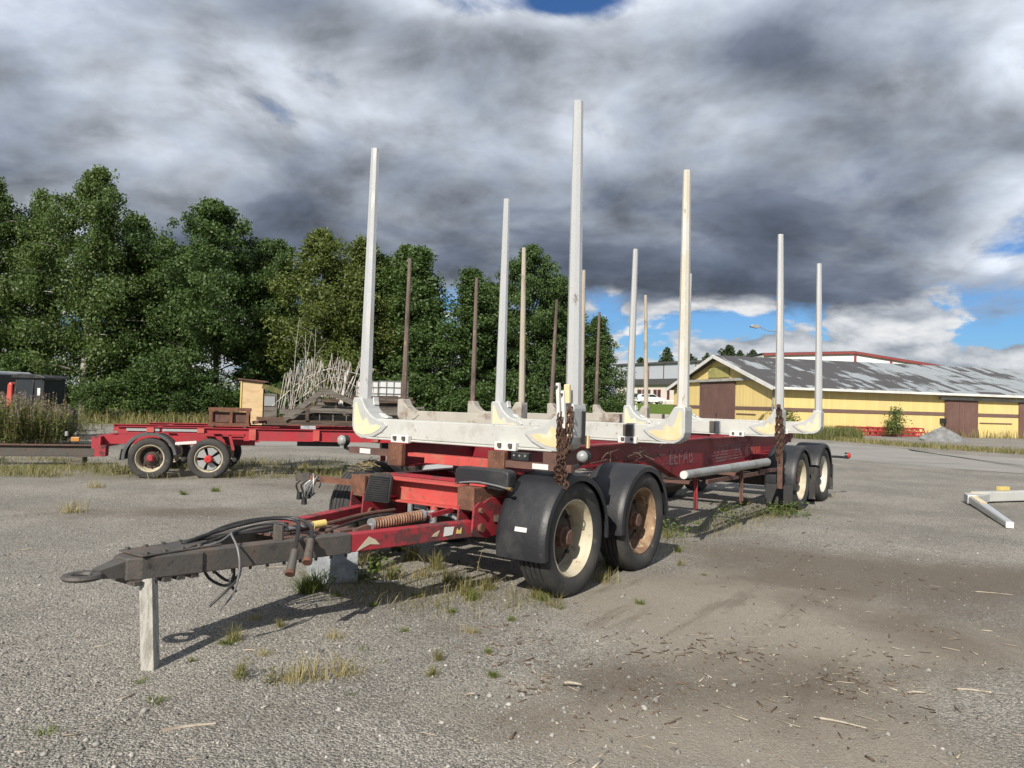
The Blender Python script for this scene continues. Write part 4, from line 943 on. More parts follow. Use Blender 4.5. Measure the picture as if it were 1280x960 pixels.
# hoses along the drawbar
def P_(a, b, z): return Vector((a, b, z))
for pts, r, m in ([[(-2.62, 1.30, .67), (-2.45, 1.33, .70), (-2.2, 1.30, .76), (-2.0, 1.24, .79), (-1.9, 1.12, .77), (-2.02, .96, .70), (-2.12, .86, .62)], .016, 'hose'],
                  [[(-2.5, 1.36, .66), (-2.3, 1.38, .73), (-2.05, 1.36, .77), (-1.85, 1.22, .775), (-1.84, 1.05, .73), (-1.96, .90, .66)], .016, 'hose'],
                  [[(-2.75, 1.22, .665), (-2.5, 1.16, .675), (-2.35, 1.20, .72), (-2.42, 1.10, .74), (-2.45, .99, .66), (-2.46, .95, .5), (-2.48, .97, .36), (-2.52, 1.04, .25)], .008, 'cable_grey'],
                  [[(-2.48, .985, .48), (-2.50, .98, .42), (-2.46, .98, .36)], .012, 'hose'],
                  [[(-2.55, 1.20, .50), (-2.52, 1.16, .42), (-2.44, 1.12, .37), (-2.38, 1.12, .40), (-2.36, 1.15, .50)], .012, 'hose'],
                  [[(-2.50, 1.22, .50), (-2.46, 1.18, .44), (-2.40, 1.14, .39), (-2.33, 1.13, .42), (-2.31, 1.18, .5)], .012, 'hose'],
                  [[(-2.42, .99, .50), (-2.45, .975, .44), (-2.53, .97, .38), (-2.62, 1.0, .30)], .010, 'hose'],
                  [[(-2.6, 1.38, .66), (-2.35, 1.30, .69), (-2.1, 1.20, .70), (-1.9, 1.22, .71)], .014, 'hose'],
                  [[(-1.7, 1.05, .66), (-1.3, 1.18, .68), (-1.0, 1.15, .70), (-.72, 1.10, .66)], .014, 'hose'],
                  [[(-2.7, 1.16, .665), (-2.45, 1.22, .69), (-2.15, 1.26, .74), (-1.98, 1.16, .75), (-2.0, 1.08, .70)], .010, 'hose']):
    pts = [(a_, b_, z_ - .045 - .25 * max(0, z_ - .70)) if z_ > .6 else (a_, b_, z_) for a_, b_, z_ in pts]
    MB().tube(spline(pts, 7), r * .78, 8).build('hose', m, T1, smooth=True)
for p0, p1 in (((-2.12, .86, .575), (-2.20, .80, .465)), ((-1.96, .90, .615), (-2.05, .82, .51))):
    c_ = MB().cyl(p0, p1, .024, .030, n=12).build('hose_coupling', 'dark_steel', T1, smooth=True); MB().cyl(p1, Vector(p1) + (Vector(p1) - Vector(p0)).normalized() * .022, .033, .031, n=12).build('coupling_ring', 'rust', c_, smooth=True)
MB().box(-2.10, -2.08, 1.02, 1.11, .60, .71).build('plug_holder', 'dark_steel', T1, bevel=.004)
# stickers
sv = (Vector((-.56, .67, .556)) - Vector((NA, 1.205, NZ))).normalized(); nrm = Vector((sv.y, -sv.x, 0)).normalized()
def stick(poly, f0, m, name='sticker'):
    base = Vector((-.56, .67, .556)) - sv * f0; mb = MB(); mb.prism(poly, lambda u, v, t: base + sv * u + Vector((0, 0, v)) + nrm * t, .0515, .054); return mb.build(name, m, T1)
stick([(0, -.03), (.085, -.025), (.10, .035), (.01, .04)], .30, 'tag'); stick([(0, -.02), (.05, -.025), (.075, .02), (.03, .005)], .41, 'rim_cream'); stick([(0, -.02), (.05, -.025), (.055, .025), (.03, .0), (.01, .02)], .18, 'cap_yellow')
stick([(0, -.06), (.11, -.02), (.19, -.03), (.15, .01), (.10, .035), (.06, .0)], 1.05, 'rim_cream')
fs = MB(); fs.box(-.0015, .0015, -.055, .055, -.015, .02); o = fs.build('white_label', 'tag', T1); o.location = (.055 - .536 * math.cos(R(12)), .25, .468 + .536 * math.sin(R(12))); o.rotation_euler = (0, R(-12) * -1 * 1, 0)
MB().prism([(2.50, 1.22), (2.46, 1.22), (2.46, 1.30), (2.50, 1.30)], lambda u, v, t: (t, u, v), .11, .112).build('reflector', 'lens_orange', T1)
MB().box(.108, .135, .0, .03, 1.20, 1.30).build('reflector', 'orange_paint', T1); MB().box(.02, .06, .004, .016, 1.23, 1.50).build('side_strip', 'cab_black', T1)
MB().box(2.16, 2.194, .62, .72, 1.20, 1.35).build('bunk_strap', 'dark_steel', T1); MB().box(5.745, 5.782, 1.0, 1.08, 1.20, 1.36).build('bunk_strap', 'dark_steel', T1)
# stowage on the right flank: spare stake on two hangers, ladder legs
tb = MB(); tb.cyl((2.40, .10, .835), (4.1, .10, .832), .046, .052, n=16); tb.cyl((4.1, .10, .832), (5.35, .10, .830), .052, .056, n=16)
sp = tb.build('spare_stake', 'alu_tube', T1, smooth=True); MB().cyl((2.375, .10, .835), (2.399, .10, .835), .043, n=16).build('end_cap', 'tag', sp, smooth=True)
for a, zb in ((2.76, .42), (4.32, .36)):
    l_ = MB(); l_.bar((a, .12, .78), (a + .03, .12, zb), .075, .012, up=(0, 1, 0)); l_.bar((a, .12, .78), (a + .03, .12, zb + .02), .014, .05, up=(0, 1, 0)); hg = l_.build('hanger', 'rust_brown' if a > 3 else 'red_worn', T1)
    MB().bar((a + .02, .13, .72), (a + .02, .68, .72), .04, .04).build('hanger_arm', 'rust_brown', hg)
MB().bar((3.6, .30, .66), (5.9, .30, .64), .03, .05).build('side_rail', 'rust_brown', T1); MB().bar((5.2, .16, .70), (6.3, .16, .68), .03, .05).build('side_rail', 'rust_brown', T1)
# frame side marks: faded stripes, lettering, red emblem
yb = LB[0] - .0085
def plate(poly, m, name, t=.0025): return MB().prism(poly, lambda u, v, tt: (u, tt, v), yb - t, yb).build(name, m, rails_r)
rails_r = [c for c in T1.children if c.name.startswith('frame_rail')][0]
for i in range(6): plate([(4.62 + i * .09, .80 + i * .042), (6.9 - i * .05, .80 + i * .042 + .03), (6.9 - i * .05, .822 + i * .042 + .03), (4.60 + i * .09, .824 + i * .042)], 'stripe', 'stripe', .0015)
for i in range(4): plate([(3.18 + i * .05, .86 + i * .03), (3.50, .86 + i * .03), (3.50, .876 + i * .03), (3.2 + i * .05, .876 + i * .03)], 'stripe', 'stripe', .0015)
fc = bpy.data.curves.new('lettering', 'FONT'); fc.body = 'LEFAB'; fc.size = .26; fc.space_character = 1.12; fc.extrude = .001
fo = bpy.data.objects.new('tmp', fc); COL.objects.link(fo); bpy.context.view_layer.update()
me = bpy.data.meshes.new_from_object(fo.evaluated_get(bpy.context.evaluated_depsgraph_get())); bpy.data.objects.remove(fo)
lt = bpy.data.objects.new('lettering', me); COL.objects.link(lt); me.materials.clear(); me.materials.append(MATS['letter'])
lt.parent = rails_r; lt.matrix_local = Matrix.Translation((3.36, yb - .003, .845)) @ Matrix.Rotation(R(90), 4, 'X')
plate([(6.2, .90), (6.32, .80), (6.42, .86), (6.36, .95), (6.40, 1.03), (6.28, .99)], 'red_faded', 'emblem'); 
for i in range(4): plate([(6.52 + i * .13, .86), (6.61 + i * .13, .86), (6.61 + i * .13, .97), (6.52 + i * .13, .97)], 'red_faded', 'emblem_letter')
# rear marker arm
MB().tube(spline([(9.0, .35, .74), (9.2, .2, .74), (9.35, .02, .74), (9.6, -.12, .72)], 5), .022, 8).build('rear_arm', 'hose', T1, smooth=True)
lamp((9.60, -.12, .76), (0, 1, 0), 'lens_red', r=.055)
MB().tube(spline([(8.95, .5, .95), (9.2, .3, .9), (9.35, .15, .78), (9.3, .2, .6), (9.15, .3, .5)], 6), .012, 6).build('rear_hose', 'tag', T1, smooth=True)
# brushwood and dead stems caught on the frame
bs = MB(); rg = np.random.default_rng(12)
for i in range(26):
    a = rg.uniform(1.6, 2.7); b = rg.uniform(.35, .66); z = rg.uniform(.98, 1.12)
    bs.bar((a, b, z), (a + rg.normal(.1, .25), b + rg.normal(0, .08), max(.97, z + rg.normal(-.03, .07))), .007, .007)
tag(bs.build('brushwood', 'twig'), 'tangle of thin dead twigs caught on the frame above the second front wheel', 'twigs'); o = bpy.data.objects['brushwood']; o.location = T1.location; o.rotation_euler = T1.rotation_euler
hy = MB()
for i in range(90):
    a = rg.normal(-.12, .06); b = rg.uniform(2.22, 2.36); z = .468 + math.sqrt(max(.01, .474 ** 2 - (a - .055) ** 2)) + rg.random() * .03
    hy.bar((a, b, z), (a + rg.normal(0, .03), b + rg.normal(0, .06), z + rg.normal(0, .012)), .004, .004)
o = hy.build('hay_wisp', 'hay'); o.location = T1.location; o.rotation_euler = T1.rotation_euler
tag(o, 'wisp of dry hay lying on top of the unguarded front tyre', 'hay')

# ---- chains
def link_mesh(mb, p, dv, flip, L=.05, Wd=.017, r=.0058):
    dv = dv.normalized(); a, u = frame_of(dv)
    if flip: a, u = u, a
    pts = []
    for i in range(10):
        t = 2 * math.pi * i / 10; pts.append(p + dv * (L / 2 * (math.sin(t))) + a * (Wd * math.cos(t) * (1. if abs(math.sin(t)) < .9 else .55)))
    mb.tube(pts, r, 5, True)
def chain(mb, pts, step=.036, **k):
    pts = spline(pts, 16); acc = 0; prev = pts[0]; i = 0
    for q in pts[1:]:
        acc += (q - prev).length
        if acc >= step: link_mesh(mb, q, q - prev, i % 2, **k); acc = 0; i += 1
        prev = q
rg = np.random.default_rng(21)
ch = thing('chain_bundle', 'bundle of rusty lashing chains with white tensioners hanging on the front bunk stake', 'chain', T1.location, T1.rotation_euler.z)
mb = MB()
for i in range(15):
    b = .10 + rg.normal(0, .022); a = -.16 + rg.normal(0, .016); zt = rg.uniform(1.38, 1.52); zb = rg.uniform(.89, 1.06)
    chain(mb, [(a, b, zt), (a + .01, b + rg.normal(0, .01), (zt + zb) / 2), (a - .02, b - .035 + rg.normal(0, .012), zb), (a - .03, b - .03, zb - .005), (a - .035, b - .03 + rg.normal(0, .02), zb + .12)])
for i in range(3): chain(mb, [(-.15, .03 + rg.normal(0, .006), 1.55), (-.155, .03 + rg.normal(0, .01), 1.25), (-.155, .04 + rg.normal(0, .01), 1.15)])
mb.build('chain', 'rust_chain', ch, smooth=True)
for b0, b1, z0, z1, m in ((.145, .125, 1.72, 1.45, 'tag'), (.095, .075, 1.66, 1.36, 'tag')):
    t_ = MB().bar((-.15, b1, z1), (-.15, b0, z0), .028, .035, up=(-1, 0, 0)).build('tensioner', m, ch, bevel=.004); MB().cyl((-.19, b0 - .002, z0 - .03), (-.11, b0 - .002, z0 - .03), .009, n=8).build('pin', 'dark_steel', t_)
MB().bar((-.13, .065, 1.56), (-.13, .07, 1.71), .05, .03, up=(-1, 0, 0)).build('tensioner_head', 'orange_paint', ch, bevel=.005)
ch2 = thing('chain_bundle', 'rusty lashing chain and flat bar hanging down from the third bunk stake', 'chain', T1.location, T1.rotation_euler.z)
mb = MB()
for i in range(6): chain(mb, [(5.72 + rg.normal(0, .015), .06 + rg.normal(0, .03), 1.66), (5.73, .05 + rg.normal(0, .03), 1.2), (5.74, .05 + rg.normal(0, .02), .78 + rg.random() * .1)], L=.06, Wd=.02, r=.008, step=.042)
mb.build('chain', 'rust_chain', ch2, smooth=True)
MB().bar((5.74, .03, .95), (5.75, .03, .44), .07, .014, up=(-1, 0, 0)).build('flat_bar', 'rust_brown', ch2)

# ---- props under the drawbar
R1 = T1.matrix_world if False else Matrix.Translation(T1.location) @ Matrix.Rotation(T1.rotation_euler.z, 4, 'Z')
pt = R1 @ Vector((-2.905, 1.17, .49)); p0 = G(188, 838)
ps = MB(); ps.bar((0, 0, -.02), (pt.x - p0.x, pt.y - p0.y, .484), .074, .074); tag(ps.build('wooden_post', 'wood_post', loc=(p0.x, p0.y, 0), bevel=.003), 'pale grey square wooden post propping up the drawbar nose', 'post')
p = G(410, 729); bk = MB(); bk.box(-.20, .20, -.13, .13, -.01, .27)
o = bk.build('concrete_block', 'concrete', loc=(p.x, p.y + .14, 0), bevel=.012); o.rotation_euler = (0, 0, R(20)); tag(o, 'blue-grey concrete block standing under the drawbar', 'concrete block')

# ================================================================== RED FLATBED TRAILER WITH SCRAP
RT = thing('flatbed_trailer', 'bright red flatbed trailer with small wheels parked across, carrying a scrap pile', 'trailer', (-6.5, 13.75, 0), R(14))
S0, S1 = -.75, 5.05                                     # extent of the near deck rail along local x
def ibeam(x0, x1, y, z0, z1, m, name='deck_rail', fw=.10):
    mb = MB(); mb.box(x0, x1, y - .006, y + .006, z0 + .012, z1 - .012); o = mb.build(name, m, RT)
    MB().box(x0, x1, y - fw / 2, y + fw / 2, z1 - .012, z1).build('flange', m, o); MB().box(x0, x1, y - fw / 2, y + fw / 2, z0, z0 + .012).build('flange', m, o); return o
ibeam(S0 + .2, 1.6, .05, .82, .93, 'red'); ibeam(1.6, S1, .05, .70, .93, 'red'); ibeam(S0 - .1, S1, 1.0, .80, .93, 'red'); ibeam(S0 + .3, S1, 2.1, .82, .93, 'red')
for i, x in enumerate((.0, .85, 1.75, 2.9, 4.0, 4.9)):
    MB().box(x - .05, x + .05, .11, .94, .83, .905).build('outrigger', 'red', RT); MB().box(x - .05, x + .05, 1.06, 2.04, .83, .905).build('outrigger', 'red', RT)
    if x < 4.2: MB().box(x - .06, x + .06, -.03, .04, .832 if x < 1.6 else .715, .915).build('web_stiffener', 'red_faded', RT)
for x0, x1 in ((-.4, .15), (.2, .8)): MB().box(x0, x1, .0, .015, .85, .895).build('grey_strip', 'galv', RT)
MB().box(-.9, 1.75, .55, .67, .58, .74).build('sub_frame_rail', 'red', RT); MB().box(-.9, 1.75, 1.55, 1.67, .58, .74).build('sub_frame_rail', 'red', RT)
MB().box(-1.05, -.9, .35, 1.85, .50, .72).build('front_beam', 'red_worn', RT)
MB().box(-.98, -.80, .30, .52, .36, .56).build('front_bracket', 'red_worn', RT); MB().bar((-1.35, .5, .68), (-.9, .7, .66), .05, .05).build('side_lever', 'dark_steel', RT)
MB().box(-1.40, -1.26, .38, .46, .62, .70).build('orange_lamp', 'lens_orange', RT, bevel=.01); MB().cyl((-1.48, .42, .72), (-1.48, .42, .80), .03, n=10).build('work_lamp', 'galv', RT)
rt_w = wheel_src('rim_cream', 'red_worn', .372, .12, False); rt_w.parent = RT; rt_w.location = (0, .13, .352)
w2 = copy_tree(rt_w, RT); w2.location = (1.0, .13, .352); w2.rotation_euler = (0, 1., 0)
for x in (0, 1.0): w3 = copy_tree(rt_w, RT); w3.location = (x, 2.05, .352); w3.rotation_euler = (0, .4 + x, math.pi); MB().cyl((x, .2, .365), (x, 2.0, .365), .05, n=10).build('axle', 'nave', RT)
for i in range(5): MB().prism([(.08 * math.cos(i * 1.2566 - .42), .08 * math.sin(i * 1.2566 - .42)), (.205 * math.cos(i * 1.2566 - .48), .205 * math.sin(i * 1.2566 - .48)), (.215 * math.cos(i * 1.2566), .215 * math.sin(i * 1.2566)), (.205 * math.cos(i * 1.2566 + .48), .205 * math.sin(i * 1.2566 + .48)), (.08 * math.cos(i * 1.2566 + .42), .08 * math.sin(i * 1.2566 + .42))], lambda u, v, t: (1.0 + u, .10 + t, .352 + v), -.035, -.05).build('wheel_disc_plate', 'galv', RT)
MB().lathe([(.075, -.06), (.07, -.15), (.05, -.17), (.01, -.17)], (1.0, .10, .352), 16).build('red_hub', 'hub_red', RT, smooth=True)
fender(RT, 0, -.02, .36, .365, .455, 8, 186, mt='grey_plastic')
MB().bar((-.50, .17, .32), (-.47, .17, .52), .36, .012, up=(-1, 0, 0)).build('mud_flap', 'grey_plastic', RT)
MB().bar((.42, .03, .63), (.78, .03, .66), .03, .05).build('mudguard_stay', 'tag', RT); MB().bar((1.35, .06, .80), (1.42, .06, .52), .05, .04).build('stay', 'red', RT)
MB().box(2.55, 3.35, .25, .7, .60, .69).build('tool_box', 'cab_black', RT); MB().box(4.15, 4.9, .25, .7, .48, .69).build('tool_box', 'cab_black', RT)
MB().box(4.25, 4.42, .042, .046, .80, .86).build('yellow_plate', 'cap_yellow', RT)
for x in (4.2, 4.85):
    MB().box(x, x + .1, 1.0, 1.1, 0, .81).build('support_leg', 'red_worn', RT)

RM = Matrix.Translation(RT.location) @ Matrix.Rotation(R(14), 4, 'Z')
def on_rt(o): o.location = RT.location; o.rotation_euler = (0, 0, R(14)); return o
rg = np.random.default_rng(40)
# spacer blocks
for i, (x, y) in enumerate(((2.75, .1), (2.75, 1.0), (4.55, .1), (4.55, 1.0))):
    o = on_rt(MB().box(x - .14, x + .14, y - .08, y + .08, .932, 1.0).build('spacer_block', 'concrete', bevel=.008)); tag(o, 'pale grey block spacing the scrap timber off the red deck', 'block', 'spacer blocks on the red deck')
# rusty lattice beam
rl = thing('rusty_beam', 'short rusty lattice box beam lying across the red deck', 'steel beam', RT.location, R(14))
for y in (.15, .45):
    for z in (.99, 1.27): MB().bar((.95, y, z), (1.68, y, z), .06, .06).build('chord', 'rust', rl)
    for x in (.99, 1.35, 1.64): MB().bar((x, y, 1.021), (x, y, 1.239), .05, .05).build('post', 'rust', rl)
MB().box(1.02, 1.62, .20, .40, 1.03, 1.22).build('web', 'rust_brown', rl)
for x in (1.02, 1.6): MB().bar((x, .1, .95), (x, .5, .95), .05, .035).build('bearer', 'wood_brown', rl)
# stacked planks and beams
pl = [((2.0, .10, 1.05), (4.9, .12, 1.06), .16, .10, 'wood_brown'), ((1.95, .45, 1.05), (4.8, .45, 1.05), .18, .10, 'wood_grey'), ((2.1, .75, 1.05), (4.9, .75, 1.05), .18, .10, 'wood_brown'),
      ((2.3, .25, 1.15), (4.9, .30, 1.16), .17, .09, 'wood_grey'), ((2.4, .62, 1.15), (4.7, .60, 1.15), .2, .09, 'wood_brown'), ((2.2, .45, 1.25), (4.8, .40, 1.25), .18, .09, 'wood_grey'),
      ((2.5, .70, 1.25), (4.6, .72, 1.25), .16, .09, 'wood_grey'), ((2.6, .55, 1.34), (4.7, .55, 1.36), .22, .07, 'wood_brown'), ((2.8, .35, 1.34), (4.5, .33, 1.34), .14, .07, 'wood_grey'), ((2.9, .6, 1.42), (4.6, .62, 1.43), .24, .06, 'wood_grey'), ((3.0, .5, 1.49), (4.8, .52, 1.50), .26, .06, 'wood_brown'), ((2.8, .85, 1.49), (4.6, .85, 1.48), .2, .06, 'wood_grey'), ((3.2, .6, 1.56), (4.75, .62, 1.57), .3, .06, 'wood_brown'), ((3.1, .9, 1.55), (4.5, .92, 1.60), .2, .05, 'wood_grey'),
      ((1.75, .30, 1.03), (2.9, .28, 1.16), .14, .05, 'rust_brown'), ((1.7, .55, 1.02), (2.8, .6, 1.20), .16, .06, 'rust'), ((1.8, .15, 1.12), (3.0, .2, 1.06), .10, .06, 'rust_brown'), ((2.2, .8, 1.3), (3.4, .8, 1.5), .16, .05, 'wood_brown'), ((2.3, .2, 1.22), (3.3, .25, 1.32), .12, .05, 'wood_grey'), ((4.0, .15, 1.25), (4.95, .2, 1.40), .12, .04, 'wood_grey')]
for p0, p1, wd, ht, m in pl: tag(on_rt(MB().bar(p0, p1, wd, ht).build('plank', m)), {'wood_grey': 'grey weathered board in the timber stack on the red deck', 'wood_brown': 'brown weathered board in the timber stack on the red deck', 'rust': 'rusty bar sloping beside the lattice beam on the red deck', 'rust_brown': 'thin rusty strip lying against the timber stack on the red deck'}[m], 'board', m.replace('_', ' ') + ' pieces stacked on the red trailer')
# leaning rafters, like a small roof truss
tr_ = thing('roof_truss', 'grey wooden roof truss standing against the timber stack', 'truss', RT.location, R(14))
MB().bar((2.30, .0, 1.12), (3.04, .0, 1.70), .06, .10).build('rafter', 'wood_grey', tr_); MB().bar((3.04, .0, 1.68), (3.95, .02, 1.30), .06, .10).build('rafter', 'wood_grey', tr_)
MB().bar((2.75, .03, 1.30), (4.5, .03, 1.28), .05, .09).build('tie_beam', 'wood_grey', tr_); MB().bar((2.72, .03, 1.10), (2.72, .03, 1.40), .06, .08).build('strut', 'wood_brown', tr_)
for x in (2.95, 3.2, 3.45, 3.7, 3.95): MB().bar((x, .06, 1.10), (x, .06, 1.25), .02, .03).build('batten', 'wood_grey', tr_)
# bundle of bent reinforcement lattice on top
rd = thing('rod_bundle', 'tangled bundle of pale bent steel rods piled on the timber stack', 'steel rods', RT.location, R(14))
b = MB()
for i in range(40):
    x = 2.15 + i * .043; y = .35 + rg.uniform(0, .6); f_ = i / 43; h = .48 + .46 * math.sin(math.pi * (.12 + .76 * f_)) ** .8 + rg.normal(0, .06); s_ = rg.normal(.14, .05)
    z0 = 1.30 if i < 8 else 1.55
    b.tube([(x, y, z0), (x + s_, y + .05, 1.38 + h)], .0062, 5); b.tube([(x + s_, y + .05, 1.38 + h), (x + s_ + rg.normal(.08, .04), y + .1, z0)], .0062, 5)
b.build('bent_rods', 'rod', rd)
b = MB()
for q in (((2.05, .5, 1.35), (2.7, .6, 1.95), (3.4, .55, 2.2)), ((2.3, .9, 1.5), (3.0, .9, 2.1), (3.9, .8, 2.0)), ((2.5, .4, 1.45), (3.2, .5, 1.95), (3.9, .4, 1.6))): b.tube(spline(q, 5), .007, 5)
b.build('long_rods', 'rod', rd)
b = MB()
for i in range(12):
    x = 3.25 + rg.uniform(0, .55); b.bar((x, .2 + rg.random() * .4, 1.35), (x + rg.normal(.05, .15), .2 + rg.random() * .4, 1.75 + rg.random() * .4), .025, .012)
b.build('flat_strips', 'rod', rd)
# boxes and tanks behind
d_ = 15.75; p = DP(302, 500, d_); pb = thing('plywood_booth', 'small plywood box with a mossy lean-to roof standing on the red deck', 'box', (p.x, d_, .936), R(14))
MB().box(0, .42, 0, .5, .0, .90).build('panel', 'plywood', pb); MB().box(-.03, -.001, -.02, .52, 0, .92).build('corner_post', 'cap_yellow', pb)
MB().bar((-.08, .25, .945), (.50, .25, .90), .62, .03, up=(0, 0, 1)).build('roof', 'rust_brown', pb); MB().box(.43, .70, .03, .5, 0, .66).build('side_bay', 'wood_grey', pb); MB().bar((.40, .27, .82), (.86, .27, .66), .55, .10, up=(0, 0, 1)).build('moss_cushion', 'moss', pb); MB().box(.45, .66, .01, .029, .40, .60).build('pale_panel', 'galv', pb)
def ibc(px, d_, z, label):
    p = DP(px, 500, d_); t = thing('tank_container', label, 'container', (p.x, d_, z), R(8), 'white tank containers')
    MB().box(-.48, .48, -.58, .58, .16, 1.08).build('tank', 'ibc', t, bevel=.05)
    MB().box(-.5, .5, -.6, .6, .02, .13).build('pallet', 'wood_grey', t)
    c = MB()
    for z_ in (.2, .42, .64, .86, 1.08):
        for y in (-.6, .6): c.bar((-.5, y, z_), (.5, y, z_), .02, .02)
        for x in (-.5, .5): c.bar((x, -.6, z_), (x, .6, z_), .02, .02)
    for x in np.linspace(-.5, .5, 5):
        for y in (-.612, .612): c.bar((x, y, .13), (x, y, 1.09), .018, .018)
    c.build('cage', 'dark_steel', t); return t
for px, dd, wh in ((491, 27, 'beside the weathered front stake'), (463, 28, 'next to the rod bundle')):
    ibc(px, dd, 0, 'white caged tank container under another one, ' + wh); ibc(px + 1, dd, 1.09, 'white caged tank container on top of another one, ' + wh)
# long dark girder at the left
ga, gb = DP(-60, 566, 15.2), DP(120, 562, 15.9)
gd = thing('steel_girder', 'long dark steel girder resting on blocks in the grass beside the red flatbed', 'girder', (ga.x, ga.y, 0), math.atan2(gb.y - ga.y, gb.x - ga.x)); gl = (gb - ga).xy.length
MB().box(0, gl, -.05, .05, .20, .40).build('web', 'dark_steel', gd); MB().box(0, gl, -.11, .11, .402, .42).build('top_flange', 'rust_brown', gd); MB().box(0, gl, -.11, .11, .178, .198).build('bottom_flange', 'dark_steel', gd)
for x in (.4, gl - .3): MB().box(x - .1, x + .1, -.2, .2, -.02, .176).build('timber_block', 'wood_grey', gd)
# tractor with black cab
p = DP(50, 500, 24.5); tc = thing('tractor', 'small tractor with black cab and red front standing in the weeds', 'tractor', (p.x, 24.5, 0), R(-8))
cabm = MB()
for x, y, x1, y1 in ((-.52, -.5, -.46, -.42), (.50, -.5, .46, -.42), (-.52, .5, -.46, .42), (.52, .5, .46, .42), (.12, -.52, .14, -.45)): cabm.bar((x, y, .8), (x1, y1, 1.90), .07, .07)
for y in (-.5, .5): cabm.bar((-.52, y, .82), (.52, y, .82), .08, .1)
cabm.build('cab_frame', 'cab_black', tc); rf = MB(); rf.prism([(-.60, 1.88), (-.56, 1.96), (-.3, 2.02), (.35, 2.0), (.58, 1.93), (.6, 1.88)], lambda u, v, t: (u, t, v), -.56, .56); rf.build('roof', 'cab_black', tc, bevel=.02)
MB().box(-.44, .08, -.475, -.465, .9, 1.86).build('front_window', 'window_glass', tc); MB().box(.18, .46, -.478, -.468, .9, 1.86).build('side_window', 'window_glass', tc); MB().box(-.5, -.49, -.42, .42, .9, 1.86).build('side_window', 'window_glass', tc); MB().box(.5, .51, -.42, .42, .9, 1.86).build('side_window', 'window_glass', tc)
MB().box(.30, .40, -.49, -.481, 1.35, 1.58).build('white_plate', 'tag', tc)
MB().prism([(-.76, .75), (-.78, 1.3), (-.76, 1.66), (-.69, 1.76), (-.60, 1.68), (-.59, .75)], lambda u, v, t: (u, t, v), -.5, -.2).build('red_fender', 'machine_red', tc, bevel=.04)
MB().box(-.55, .55, -.6, .55, .35, .78).build('body', 'cab_black', tc, bevel=.05); MB().box(-.45, .45, -1.3, -.62, .35, .75).build('hood', 'cab_black', tc, bevel=.06)
for x in (-.68, .68):
    for y, r in ((.3, .5), (-1.0, .35)): w_ = MB().lathe([(.18, -.12), (r * .9, -.13), (r, -.1), (r, .1), (r * .9, .13), (.18, .12)], (0, 0, 0), 24); o = w_.build('wheel', 'rubber', tc, smooth=True); o.location = (x, y, r); o.rotation_euler = (0, 0, R(90))
p = DP(-22, 500, 26); gb_ = thing('box_body', 'light grey box body with a dark side standing behind the weeds', 'box body', (p.x, 26, 0), R(-20))
MB().box(-.9, .78, -.9, 1.2, .45, 2.12).build('box', 'box_grey', gb_, bevel=.08); MB().box(.785, .83, -.8, 1.15, .5, 2.0).build('dark_side', 'cab_black', gb_)
for x in (-.6, .5): MB().cyl((x, -.8, .3), (x, -.6, .3), .3, n=18).build('wheel', 'rubber', gb_)

# ================================================================== LOOSE BUNK LYING ON THE GROUND (right)
c0 = G(1212, 628); c1 = G(1262, 661); ang = math.atan2(c1.y - c0.y, c1.x - c0.x)
lb = thing('loose_bunk', 'spare trailer bunk with faded orange corner lying flat on the gravel', 'bunk', (c0.x, c0.y, 0), 0)
v = Vector((c1.x - c0.x, c1.y - c0.y, 0)); L_ = v.length; v.normalize()
MB().bar(v * .35 + Vector((0, 0, .085)), v * L_ + Vector((0, 0, .055)), .15, .13, .10, .09).build('stake', 'stake', lb, bevel=.02)
MB().bar(v * .02 + Vector((0, 0, .09)), v * .42 + Vector((0, 0, .09)), .19, .16).build('corner_casting', 'cast', lb, bevel=.015)
MB().bar(v * .40 + Vector((0, 0, .1532)), v * 1.35 + Vector((0, 0, .1400)), .10, .006).build('paint_patch', 'orange_paint', lb)
MB().bar(v * (L_ - .001) + Vector((0, 0, .055)), v * (L_ + .012) + Vector((0, 0, .055)), .095, .085).build('end_cap', 'tag', lb)
bv = Vector((.93, .37, 0)).normalized()
MB().bar(v * .10 + bv * .12 + Vector((0, 0, .11)), v * .1 + bv * 2.5 + Vector((0, 0, .11)), .19, .17).build('beam', 'bunk', lb, bevel=.012)
MB().prism([(.1, .0), (.55, .0), (.12, .5)], lambda a_, b_, t: v * (a_) + bv * (b_ + .09) + Vector((0, 0, t)), .02, .165).build('gusset', 'cast', lb, bevel=.01)
MB().bar(v * .0 + bv * .75 + Vector((0, 0, .235)), v * .0 + bv * .98 + Vector((0, 0, .235)), .10, .07).build('clamp_plate', 'cap_yellow', lb, bevel=.006)
MB().bar(v * .02 + Vector((0, 0, .173)) + bv * .02, v * .30 + Vector((0, 0, .173)) + bv * .25, .10, .006).build('paint_patch', 'orange_paint', lb)

# ================================================================== GRASS, WEEDS, DEBRIS
def stuff_mesh(name, parts, m, label, cat):
    V = []; F = []; A = []; o = 0
    for v_, f_, a_ in parts: V.append(v_); F.append(f_ + o); A.append(a_); o += len(v_)
    return tag(kind(np_mesh(name, np.concatenate(V), np.concatenate(F), m, np.concatenate(A)), 'stuff'), label, cat)
